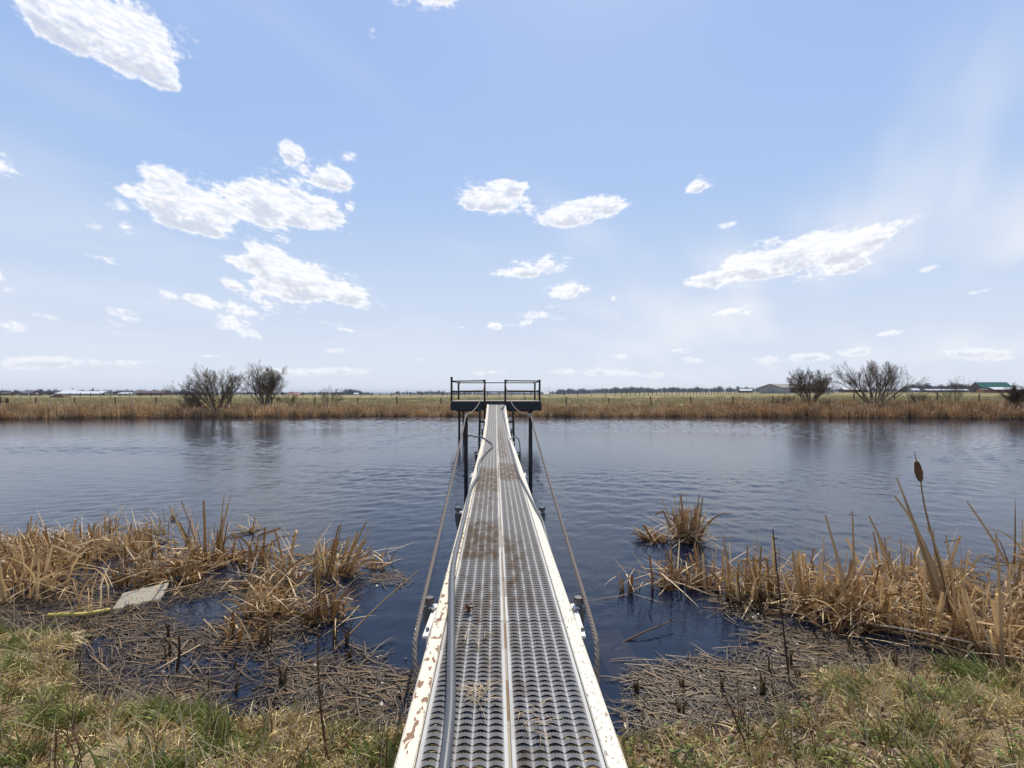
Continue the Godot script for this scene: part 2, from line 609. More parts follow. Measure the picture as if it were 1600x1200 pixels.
func top(d: float) -> float:
	return 0.62 + 0.76 * pow(clampf((d - 12.3) / 8.4, 0.0, 1.0), 1.8)


func deck(u: float, d: float, up := 0.0) -> Vector3:
	return V(mid(d) + u, top(d) + up, d)


func grime(u: float, d: float) -> float:
	var f := noise.get_noise_2d(u * 9.0, d * 4.0) * 0.9 + fine.get_noise_2d(u * 16.0, d * 9.0) * 0.6
	var s := 0.0
	if u < 0.0:
		s = 0.95 * smoothstep(6.0, 6.5, d) * smoothstep(8.2, 7.7, d + u) + 0.85 * smoothstep(3.55, 3.8, d) * smoothstep(5.0, 4.5, d) + 0.35 * smoothstep(2.0, 2.4, d) * smoothstep(3.5, 3.0, d) + 0.3 * smoothstep(5.0, 5.4, d) * smoothstep(6.4, 6.0, d)
	else:
		s = 0.95 * smoothstep(6.9, 7.15, d) * smoothstep(8.9, 8.4, d) + 0.6 * smoothstep(9.2, 9.6, d) * smoothstep(16.5, 14.0, d) * smoothstep(0.26, 0.12, u) + 0.6 * smoothstep(2.6, 3.0, d) * smoothstep(4.5, 4.1, d) * smoothstep(0.24, 0.08, u) + 0.3 * smoothstep(2.9, 2.4, d) * smoothstep(0.12, 0.04, u)
	return clampf(s * (0.95 + 0.7 * f) + f * 0.45, 0.0, 1.0)


func plank(side: int, d0: float, d1: float) -> ArrayMesh:
	var m := MB.new()
	var w := 0.300
	var u0 := -0.306 if side < 0 else 0.006
	var holes := 5
	var cuts := 10
	var margin := 0.013
	var pitch := (w - 2 * margin) / holes
	var row := 0.035
	var rows := int(round((d1 - d0) / row))
	row = (d1 - d0) / rows
	var zinc := Color(0.165, 0.165, 0.168)
	var rust := Color(0.065, 0.034, 0.013)
	for r in rows:
		var da := d0 + r * row
		var prev := -1
		for i in holes * cuts + 1:
			var q := float(i) / cuts
			var u := u0 + margin + q * pitch
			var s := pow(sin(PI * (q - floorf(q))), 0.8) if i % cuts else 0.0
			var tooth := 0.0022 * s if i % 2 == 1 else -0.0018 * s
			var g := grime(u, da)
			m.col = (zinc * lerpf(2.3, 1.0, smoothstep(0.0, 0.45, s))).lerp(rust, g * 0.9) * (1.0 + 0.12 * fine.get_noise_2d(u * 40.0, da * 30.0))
			var bow := 0.0190 * s
			var lip := deck(u, da + bow + 0.0028, -0.0055 * s)          # rolled near edge, lit from beyond
			var near := deck(u, da + bow, 0.0008)
			var near2 := deck(u, da + bow - 0.0014, -0.0012 * s)
			var crest := deck(u, da + row - 0.002 * s, 0.0042 * s + tooth)  # serrated far edge, raised
			var under := deck(u, da + row - 0.001 * s, 0.001 * s - 0.0012)
			var tilt := Vector3(0, 1, 0.40 * s).normalized()
			var k := m.vert(under, Vector3(0, 0.2, -1).normalized())
			m.vert(crest, Vector3(0, 0.2, -1).normalized())
			m.vert(crest, tilt)
			m.vert(near2, tilt)
			m.vert(near2, Vector3(0, 1, -0.3 * s).normalized())
			m.vert(near, Vector3(0, 1, -0.9 * s).normalized())
			m.vert(lip, Vector3(0, 0.6, -1.0 * s).normalized())
			if prev >= 0:
				for t in [0, 2, 4, 5]:
					m.tri(k + t, prev + t, prev + t + 1)
					m.tri(k + t, prev + t + 1, k + t + 1)
			prev = k
	# the folded edges of the plank
	for e in 2:
		var ua := u0 if e == 0 else u0 + w - margin
		var ub := ua + margin
		var n := maxi(2, int((d1 - d0) / 0.3))
		for k in n:
			var a := lerpf(d0, d1, float(k) / n)
			var b := lerpf(d0, d1, float(k + 1) / n)
			m.col = Color(0.46, 0.46, 0.45).lerp(rust, 0.5 * grime((ua + ub) / 2, a))
			m.quad(deck(ua, a, 0.004), deck(ub, a, 0.004), deck(ub, b, 0.004), deck(ua, b, 0.004))
			var out := ua if e == 0 else ub
			var inn := ub if e == 0 else ua
			if e == 0:
				m.quad(deck(out, b, -0.06), deck(out, a, -0.06), deck(out, a, 0.004), deck(out, b, 0.004))
			else:
				m.quad(deck(out, a, -0.06), deck(out, b, -0.06), deck(out, b, 0.004), deck(out, a, 0.004))
			m.quad(deck(inn, a, -0.012), deck(inn, b, -0.012), deck(inn, b, 0.004), deck(inn, a, 0.004))
	return m.mesh()


func rail(side: int, d0: float, d1: float) -> ArrayMesh:
	# a channel: lip, top flange, rounded shoulder, web, foot
	var m := MB.new()
	var prof := [[0.309, -0.02], [0.309, 0.011], [0.313, 0.015], [0.367, 0.015], [0.373, 0.012], [0.376, 0.006], [0.376, -0.135], [0.332, -0.135]]
	var n := maxi(2, int((d1 - d0) / 0.3))
	for k in n:
		var a := lerpf(d0, d1, float(k) / n)
		var b := lerpf(d0, d1, float(k + 1) / n)
		for j in prof.size() - 1:
			var p: Array = prof[j]
			var q: Array = prof[j + 1]
			var t0 := Vector2(j * 0.06, a)
			var t1 := Vector2(j * 0.06 + 0.06, b)
			if side > 0:
				m.quad(deck(p[0], a, p[1]), deck(q[0], a, q[1]), deck(q[0], b, q[1]), deck(p[0], b, p[1]), t0, t1)
			else:
				m.quad(deck(-q[0], a, q[1]), deck(-p[0], a, p[1]), deck(-p[0], b, p[1]), deck(-q[0], b, q[1]), Vector2(t1.x, t0.y), Vector2(t0.x, t1.y))
	# end plates
	for d in [d0, d1]:
		m.box(deck(side * 0.342, d, -0.0625), Vector3(0.062, 0.14, 0.006))
	return m.mesh()


func spotted(called: String, base: Color, spot: Color, at: float, seed_: int, freq: float) -> StandardMaterial3D:
	var m := mat(called, Color(1, 1, 1), 0.55)
	var t := NoiseTexture2D.new()
	t.width = 512
	t.height = 512
	t.seamless = true
	var f := FastNoiseLite.new()
	f.seed = seed_
	f.frequency = freq
	f.fractal_octaves = 4
	t.noise = f
	var g := Gradient.new()
	g.set_color(0, base.linear_to_srgb())
	g.set_color(1, spot.linear_to_srgb())
	g.set_offset(0, at - 0.012)
	g.set_offset(1, at + 0.012)
	g.add_point(0.2, (base * 0.86).linear_to_srgb())
	g.add_point(at - 0.03, (base * Color(0.96, 0.92, 0.80)).linear_to_srgb())
	t.color_ramp = g
	m.albedo_texture = t
	m.uv1_scale = Vector3(2.2, 1.1, 1)
	return m


func strand_rope(pts: PackedVector3Array, r: float, pitch: float) -> ArrayMesh:
	var m := MB.new()
	var side := Vector3.RIGHT
	for s in 3:
		var p := PackedVector3Array()
		var along := 0.0
		for k in pts.size():
			var d := (pts[mini(k + 1, pts.size() - 1)] - pts[maxi(k - 1, 0)]).normalized()
			var a := (side - d * side.dot(d)).normalized()
			var b := a.cross(d)
			if k:
				along += (pts[k] - pts[k - 1]).length()
			var w := TAU * (along / pitch + s / 3.0)
			p.append(pts[k] + (a * cos(w) + b * sin(w)) * r * 0.52)
		m.tube(p, same(r * 0.55, p.size()), 6)
	return m.mesh()


func resample(pts: PackedVector3Array) -> PackedVector3Array:
	var out := PackedVector3Array()
	for k in pts.size() - 1:
		var l := (pts[k + 1] - pts[k]).length()
		var step := 0.014 if -pts[k].z < 7.5 else 0.03
		var n := maxi(1, int(l / step))
		for q in n:
			out.append(pts[k].lerp(pts[k + 1], float(q) / n))
	out.append(pts[pts.size() - 1])
	return out


func build_walkway() -> void:
	var w := thing("walkway", "long narrow metal grating walkway with white rails over the pond", "walkway")
	var cuts := [0.55, 2.7, 7.5, 12.3, 17.1, 20.55]
	var tones := [M.white_left, M.white_right]
	for k in cuts.size() - 1:
		for s in [-1, 1]:
			put("grating_plank", plank(s, cuts[k] + 0.003, cuts[k + 1] - 0.003), M.zinc, w)
	for k in cuts.size() - 1:
		for s in [-1, 1]:
			var p := put("side_rail", rail(s, cuts[k] + 0.002, cuts[k + 1] - 0.002), tones[0 if s < 0 else 1], w)
			if k == 0:
				p.set_meta("label", "white side rail with brown rust patches" if s < 0 else "white side rail with dark speckles")
	# seam strip between the planks, a little below them
	for k in cuts.size() - 1:
		var m := MB.new()
		var n := 8
		for q in n:
			var a := lerpf(cuts[k], cuts[k + 1], float(q) / n)
			var b := lerpf(cuts[k], cuts[k + 1], float(q + 1) / n)
			m.col = Color(0.20, 0.13, 0.07).lerp(Color(0.32, 0.28, 0.22), clampf(0.5 + 3.0 * noise.get_noise_1d(a * 3.0), 0, 1))
			m.quad(deck(-0.0055, a, -0.006), deck(0.0055, a, -0.006), deck(0.0055, b, -0.006), deck(-0.0055, b, -0.006))
		put("seam_strip", m.mesh(), M.zinc, w)
	# splice plates with bolts, at every joint
	for d in [2.7, 7.5, 12.3, 17.1]:
		for s in [-1, 1]:
			var m := MB.new()
			var slope := atan((top(d + 0.1) - top(d - 0.1)) / 0.2)
			var tilt := Basis(Vector3.RIGHT, slope)
			m.box(deck(s * 0.391, d, 0.0), Vector3(0.028, 0.012, 0.34), tilt, 0.003)
			m.box(deck(s * 0.381, d, -0.06), Vector3(0.008, 0.10, 0.34), tilt)
			var p := put("splice_plate", m.mesh(), M.white_plain, w)
			for q in [-0.11, 0.11]:
				var bm := MB.new()
				bm.tube(path([deck(s * 0.391, d + q, 0.004), deck(s * 0.391, d + q, 0.022)]), same(0.009, 2), 6)
				put("bolt", bm.mesh(), M.steel, p)
	# stub pins that stand beside the rails
	for d in [2.86, 5.1, 9.9, 14.8]:
		for s in [-1, 1]:
			var m := MB.new()
			var b := deck(s * 0.418, d, 0.0)
			m.tube(path([b + Vector3(0, -0.16, 0), b + Vector3(0, -0.06, 0), b + Vector3(0, 0.0, 0), b + Vector3(0, 0.012, 0)]), PackedFloat32Array([0.012, 0.03, 0.036, 0.03]), 10)
			m.tube(path([b + Vector3(0, 0.01, 0), b + Vector3(0, 0.03, 0)]), same(0.016, 2), 8)
			m.tube(path([b + Vector3(0, 0.028, 0), b + Vector3(0, 0.036, 0), b + Vector3(0, 0.058, 0), b + Vector3(0, 0.066, 0)]), PackedFloat32Array([0.024, 0.034, 0.034, 0.024]), 10)
			var pin := put("hinge_pin", m.mesh(), M.dark_grey, w)
			var cm := MB.new()
			cm.box(b + Vector3(-s * 0.022, 0.012, 0.0), Vector3(0.045, 0.014, 0.05), Basis(), 0.003)
			put("lug", cm.mesh(), M.white_plain, pin)
	# trestle legs under the ramp and cross members
	for d in [17.8, 8.85]:
		for s in [-1, 1]:
			var m := MB.new()
			var u := 0.575 if d > 10.0 else 0.33
			m.tube(path([V(mid(d) + s * u, 1.2, d) if d > 10.0 else deck(s * u, d, -0.2), V(mid(d) + s * (u + 0.05), -1.1, d)]), same(0.038, 2), 8)
			put("trestle_leg", m.mesh(), M.black, w)
		var c := MB.new()
		c.box(deck(0, d, -0.17), Vector3(1.16 if d > 10.0 else 0.70, 0.06, 0.06))
		put("cross_beam", c.mesh(), M.black, w)
	for d in [3.9, 6.3, 11.1, 13.5, 15.9]:
		var c := MB.new()
		c.box(deck(0, d, -0.10), Vector3(0.74, 0.05, 0.05))
		put("cross_beam", c.mesh(), M.zinc_plain, w)
	for s in [-1, 1]:
		var hooks := MB.new()
		hooks.tube(path([deck(s * 0.2, 20.45, 0.02), deck(s * 0.2, 20.55, 0.05), deck(s * 0.2, 20.66, 0.02)]), same(0.022, 3), 6)
		put("end_hook", hooks.mesh(), M.zinc_plain, w)

	# rope posts
	for s in [-1, 1]:
		var x := -0.79 if s < 0 else 0.318
		var t := thing("rope_post", "black steel post in the water left of the walkway, carrying the rope" if s < 0 else "black steel post in the water right of the walkway, carrying the rope", "post", V(x, 0, 8.8), "rope posts beside the walkway")
		var m := MB.new()
		m.box(Vector3(0, 0.14, 0), Vector3(0.062, 2.5, 0.062), Basis(), 0.006)
		put("shaft", m.mesh(), M.black, t)
		m = MB.new()
		m.box(Vector3(0, 1.396, 0), Vector3(0.07, 0.012, 0.07), Basis(), 0.002)
		put("cap", m.mesh(), M.black, t)
		m = MB.new()
		var ring := []
		for k in 13:
			ring.append(Vector3(cos(TAU * k / 12.0) * 0.03, 1.43 + sin(TAU * k / 12.0) * 0.03, 0))
		m.tube(path(ring), same(0.007, 13), 6, false)
		put("rope_eye", m.mesh(), M.zinc_plain, t)

	# ropes: bank, along the rail, up to the post, sagging to the platform
	for s in [-1, 1]:
		var x1 := -0.79 if s < 0 else 0.318
		var x2 := -1.085 if s < 0 else -0.265
		var pts := []
		pts.append(V(mid(2.3) + s * 0.397, 0.47, 2.26))
		pts.append(V(mid(2.3) + s * 0.412, 0.54, 2.33))
		pts.append(V(mid(2.4) + s * 0.430, 0.615, 2.42))
		pts.append(V(mid(2.6) + s * 0.44, 0.662, 2.6))
		for k in range(1, 6):
			var f := k / 6.0
			pts.append(V(lerpf(mid(2.6) + s * 0.44, x1, f), lerpf(0.662, 1.43, f) - 0.02 * sin(PI * f), lerpf(2.6, 8.8, f)))
		pts.append(V(x1, 1.43, 8.8))
		for k in range(1, 9):
			var f := k / 8.0
			pts.append(V(lerpf(x1, x2, f), lerpf(1.43, 2.18, f) - (0.30 if s < 0 else 0.36) * 4.0 * f * (1.0 - f) * (0.75 + 0.4 * f), lerpf(8.8, 20.22, f)))
		var m := strand_rope(resample(smooth_path(pts, 6)), 0.0122, 0.09)
		var o := put("rope", m, M.rope)
		tag(o, "twisted grey rope along the left side of the walkway" if s < 0 else "twisted grey rope along the right side of the walkway", "rope", "hand ropes of the walkway")

	# hose that lies on the left rail and swings across the deck
	var hp := []
	for q in [[-0.19, 0.9], [-0.205, 1.4], [-0.214, 1.86], [-0.243, 2.25], [-0.287, 2.79], [-0.325, 3.29], [-0.338, 3.7], [-0.338, 4.4], [-0.340, 5.2], [-0.347, 6.0], [-0.326, 6.6], [-0.296, 7.3], [-0.315, 8.2], [-0.300, 9.05], [-0.222, 10.1], [-0.120, 11.0], [-0.118, 11.7], [-0.225, 12.5], [-0.367, 13.1], [-0.57, 13.35], [-0.76, 13.45]]:
		hp.append(deck(q[0], q[1], 0.038 if q[0] < -0.31 else 0.032))
	hp.append(V(mid(13.5) - 0.84, 0.40, 13.5))
	hp.append(V(mid(13.5) - 0.85, -0.30, 13.55))
	var hm := MB.new()
	var hs := smooth_path(hp, 10)
	hm.tube(hs, same(0.0185, hs.size()), 12)
	tag(put("hose", hm.mesh(), M.hose), "dark grey water hose lying along the left rail and curling across the deck", "hose")


	# thinner cable along the inside of the right rail, that slips over it nearer the bank
	var cp := [V(mid(13.6) + 0.62, -0.3, 13.7), V(mid(13.5) + 0.60, 0.45, 13.5)]
	for q in [[0.50, 13.3, 0.03], [0.37, 13.1, 0.03], [0.30, 12.7, 0.014], [0.290, 11.8, 0.014], [0.292, 10.4, 0.014], [0.288, 9.0, 0.014], [0.291, 8.0, 0.014], [0.300, 7.3, 0.016], [0.318, 6.5, 0.028], [0.342, 5.8, 0.028], [0.362, 5.2, 0.028], [0.385, 4.8, 0.02], [0.394, 4.4, -0.04], [0.392, 3.9, -0.10]]:
		cp.append(deck(q[0], q[1], q[2]))
	cp.append(V(mid(3.4) + 0.42, 0.2, 3.5))
	cp.append(V(mid(3.2) + 0.45, -0.2, 3.3))
	var cs := smooth_path(cp, 8)
	hm = MB.new()
	hm.tube(cs, same(0.0125, cs.size()), 10)
	tag(put("cable", hm.mesh(), M.hose), "thin dark cable lying along the inside of the right rail", "cable")


# ---------------------------------------------------------------- the platform
func build_platform() -> void:
	var p := thing("platform", "black steel platform on legs with pipe railings at the walkway end", "platform", V(-0.635, 0, 20.3))
	var wx := 1.8
	var f := func(at: Vector3, size: Vector3, called: String, mt: Material, bev := 0.0) -> void:
		var m := MB.new()
		m.box(at, size, Basis(), bev)
		put(called, m.mesh(), mt, p)
	# beams of the frame: front in two pieces either side of the walkway
	f.call(Vector3(-1.13, 1.285, 0), Vector3(1.34, 0.35, 0.08), "front_beam", M.black_blue, 0.008)
	f.call(Vector3(1.08, 1.285, 0), Vector3(1.44, 0.35, 0.08), "front_beam", M.black_blue, 0.008)
	f.call(Vector3(-0.05, 1.36, -0.22), Vector3(0.82, 0.16, 0.07), "front_beam", M.black_blue, 0.006)
	f.call(Vector3(0, 1.285, -2.66), Vector3(3.6, 0.35, 0.08), "back_beam", M.black_blue, 0.008)
	for s in [-1, 1]:
		f.call(Vector3(s * (wx - 0.04), 1.285, -1.33), Vector3(0.08, 0.348, 2.578), "side_beam", M.black_blue, 0.008)
	for x in [-1.0, 0.0, 1.0]:
		f.call(Vector3(x, 1.30, -1.45), Vector3(0.07, 0.24, 2.3), "joist", M.black_blue, 0.0)
	# lower skid beams
	f.call(Vector3(-1.15, 1.085, -0.42), Vector3(0.95, 0.05, 0.10), "lower_beam", M.black, 0.0)
	f.call(Vector3(1.0, 1.085, -0.42), Vector3(1.05, 0.05, 0.10), "lower_beam", M.black, 0.0)
	# deck boards across
	for k in 18:
		var m := MB.new()
		m.col = Color(1, 1, 1) * rr(0.8, 1.1)
		var z := -0.02 - k * 0.149
		if k < 2:
			m.box(Vector3(-1.13, 1.475, z), Vector3(1.34, 0.03, 0.14), Basis(), 0.004)
			put("deck_board", m.mesh(), M.deck_wood, p)
			m = MB.new()
			m.box(Vector3(1.08, 1.475, z), Vector3(1.44, 0.03, 0.14), Basis(), 0.004)
		else:
			m.box(Vector3(rr(-0.01, 0.01), 1.475 + rr(-0.003, 0.003), z), Vector3(3.6, 0.03, 0.14), Basis(), 0.004)
		put("deck_board", m.mesh(), M.deck_wood, p)
	# railing posts
	var posts := [[-1.76, 0.0, 2.38], [1.73, 0.0, 2.33], [-0.445, 0.05, 2.33], [0.37, 0.05, 2.33], [-1.76, -2.66, 2.28], [1.66, -2.66, 2.28]]
	for q in posts:
		var m := MB.new()
		var low := 1.1 if q[1] < 0.01 else -1.2
		m.box(Vector3(q[0], (q[2] + low) / 2, q[1]), Vector3(0.075, q[2] - low, 0.075), Basis(), 0.006)
		var o := put("railing_post", m.mesh(), M.brown_black, p)
		if q[2] > 2.36:
			m = MB.new()
			m.tube(path([Vector3(q[0], 2.38, q[1]), Vector3(q[0], 2.40, q[1]), Vector3(q[0], 2.43, q[1]), Vector3(q[0], 2.44, q[1])]), PackedFloat32Array([0.045, 0.058, 0.05, 0.02]), 10)
			put("post_cap", m.mesh(), M.brown_black, o)
	var bar := func(a: Vector3, b: Vector3, r: float) -> void:
		var m := MB.new()
		m.tube(path([a, b]), same(r, 2), 8)
		var o := put("handrail", m.mesh(), M.brown_black, p)
		for e in [a, b]:
			var c := MB.new()
			var d := (b - a).normalized() * 0.045
			c.tube(path([e - d, e + d]), same(r * 1.55, 2), 8)
			put("collar", c.mesh(), M.brown_black, o)
	for y in [2.26, 1.86]:
		bar.call(Vector3(-1.72, y + 0.01, 0), Vector3(-0.48, y + 0.03, 0.04), 0.024)
		bar.call(Vector3(0.41, y + 0.03, 0.04), Vector3(1.69, y + 0.02, 0), 0.024)
		bar.call(Vector3(-1.72, y, -2.66), Vector3(1.62, y, -2.66), 0.022)
		bar.call(Vector3(-1.76, y, -0.04), Vector3(-1.76, y, -2.62), 0.022)
		bar.call(Vector3(1.73, y, -0.04), Vector3(1.66, y, -2.62), 0.022)
	# legs
	for q in [[-1.55, -0.9], [-1.53, -2.6], [1.42, -0.9], [1.42, -2.6]]:
		var m := MB.new()
		m.tube(path([Vector3(q[0], 1.14, q[1]), Vector3(q[0], -1.3, q[1])]), same(0.045, 2), 10)
		put("leg", m.mesh(), M.black, p)


# ---------------------------------------------------------------- plants
func reed_path(base: Vector3, dir: Vector3, length: float, style: int) -> PackedVector3Array:
	# 0 upright, 1 arching over, 2 snapped
	var pts := PackedVector3Array()
	var n := 7
	var p := base
	var d := dir.normalized()
	var snap := rng.randi_range(2, 5)
	var out := Vector3(rr(-1, 1), 0, rr(-1, 1)).normalized()
	var droop := rr(0.18, 0.34)
	for k in n:
		pts.append(p)
		if style == 2 and k == snap:
			d = (out * rr(0.6, 1.0) + Vector3.UP * rr(-0.75, 0.25)).normalized()
		elif style == 1 and k >= 2:
			d = (d + out * droop + Vector3.DOWN * droop * 0.8 * (k - 1) * 0.5).normalized()
		else:
			d = (d + Vector3(rr(-1, 1), 0, rr(-1, 1)) * 0.035).normalized()
		p += d * length / (n - 1)
		if p.y < 0.01 and k > 1:
			p.y = rr(0.006, 0.03)
	return pts


func add_reeds(m: MB, n: int, h: float, spread: float, lean: Vector3, bent := 0.35, arch := 0.25, pale := 0.5, floor_y := 0.0) -> void:
	for k in int(n * 1.8):
		var a := rr(0, TAU)
		var r := spread * sqrt(rng.randf())
		var base := Vector3(cos(a) * r, floor_y - 0.06, sin(a) * r)
		var out := Vector3(cos(a), 0, sin(a)) * rr(0.0, 0.34)
		var len := h * rr(0.45, 1.08)
		var roll := rng.randf()
		var style := 2 if roll < bent else (1 if roll < bent + arch else 0)
		var t := clampf(pale + rr(-0.5, 0.35), 0, 1)
		t = pow(t, 1.6) if rng.randf() < 0.6 else t
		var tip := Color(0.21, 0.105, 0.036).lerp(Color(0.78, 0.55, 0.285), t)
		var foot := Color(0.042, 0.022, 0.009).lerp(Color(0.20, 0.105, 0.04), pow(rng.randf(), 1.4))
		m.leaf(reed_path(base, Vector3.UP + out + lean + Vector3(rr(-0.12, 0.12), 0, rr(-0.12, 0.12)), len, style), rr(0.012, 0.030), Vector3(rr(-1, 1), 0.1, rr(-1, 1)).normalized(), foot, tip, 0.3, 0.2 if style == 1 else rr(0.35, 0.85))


func reed_clump(label: String, x: float, d: float, n: int, h: float, spread := 0.12, lean := Vector3.ZERO, bent := 0.35, arch := 0.25, pale := 0.5, group := "", mat_n := 0) -> Node3D:
	var t := thing("cattail_clump", label, "cattails", V(x, 0, d), group)
	var m := MB.new()
	var fy := maxf(land(x, d), -0.08)
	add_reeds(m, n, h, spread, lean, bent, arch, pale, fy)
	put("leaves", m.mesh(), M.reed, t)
	m = MB.new()                                             # flattened dead leaves round its foot
	for k in (mat_n if mat_n else n * 4 / 5 + 6):
		var a := rr(0, TAU)
		var r := (spread + 0.08) * rr(0.1, 1.5)
		var b := Vector3(cos(a) * r, maxf(fy, 0.0) + rr(0.004, 0.10 + h * 0.25 * rng.randf()), sin(a) * r)
		var dir := Vector3(rr(-1, 1), rr(-0.2, 0.65), rr(-1, 1)).normalized()
		var len := rr(0.12, 0.30 + h * 0.35)
		var q := PackedVector3Array()
		for s in 4:
			q.append(b + dir * len * s / 3.0 + Vector3(0, -0.03 * s * s / 9.0, 0))
			if q[s].y < 0.004:
				q[s].y = rr(0.004, 0.012)
		var c := Color(0.13, 0.075, 0.035).lerp(Color(0.70, 0.54, 0.33), pow(rng.randf(), 1.3))
		m.leaf(q, rr(0.006, 0.014), Vector3.UP, c, c * 1.15, 0.15)
	put("fallen_leaves", m.mesh(), M.reed, t)
	return t


func ordinal(k: int) -> String:
	return ["", "first", "second", "third", "fourth", "fifth", "sixth", "seventh", "eighth", "ninth", "tenth", "eleventh", "twelfth", "thirteenth", "fourteenth", "fifteenth", "sixteenth", "seventeenth", "eighteenth"][k]


func in_rows(spots: Array, rows := 3) -> Array:             # [x, ahead, which row, place in the row]
	var out := []
	spots.sort_custom(func(p, q): return p[1] < q[1])
	var each := int(ceil(float(spots.size()) / rows))
	for r in rows:
		var part := spots.slice(r * each, (r + 1) * each)
		part.sort_custom(func(p, q): return p[0] / p[1] < q[0] / q[1])
		for k in part.size():
			out.append([part[k][0], part[k][1], ["front", "middle", "back"][r], ordinal(k + 1)])
	return out


func left_limit(x: float) -> float:
	var p := [[-9.0, 7.2], [-6.6, 6.6], [-3.5, 5.9], [-2.0, 5.9], [-1.6, 5.6], [-1.1, 5.0], [-0.85, 4.2], [-0.62, 3.4], [-0.5, 3.0]]
	for k in p.size() - 1:
		if x <= p[k + 1][0]:
			return lerpf(p[k][1], p[k + 1][1], clampf((x - p[k][0]) / (p[k + 1][0] - p[k][0]), 0, 1))
	return 0.0


func right_limit(x: float) -> float:
	var p := [[0.45, 3.1], [0.7, 3.5], [1.1, 3.95], [1.6, 4.6], [2.2, 4.9], [3.2, 5.1], [5.0, 5.5], [9.0, 7.0]]
	if x < 0.45:
		return 0.0
	for k in p.size() - 1:
		if x <= p[k + 1][0]:
			return lerpf(p[k][1], p[k + 1][1], (x - p[k][0]) / (p[k + 1][0] - p[k][0]))
	return 7.0


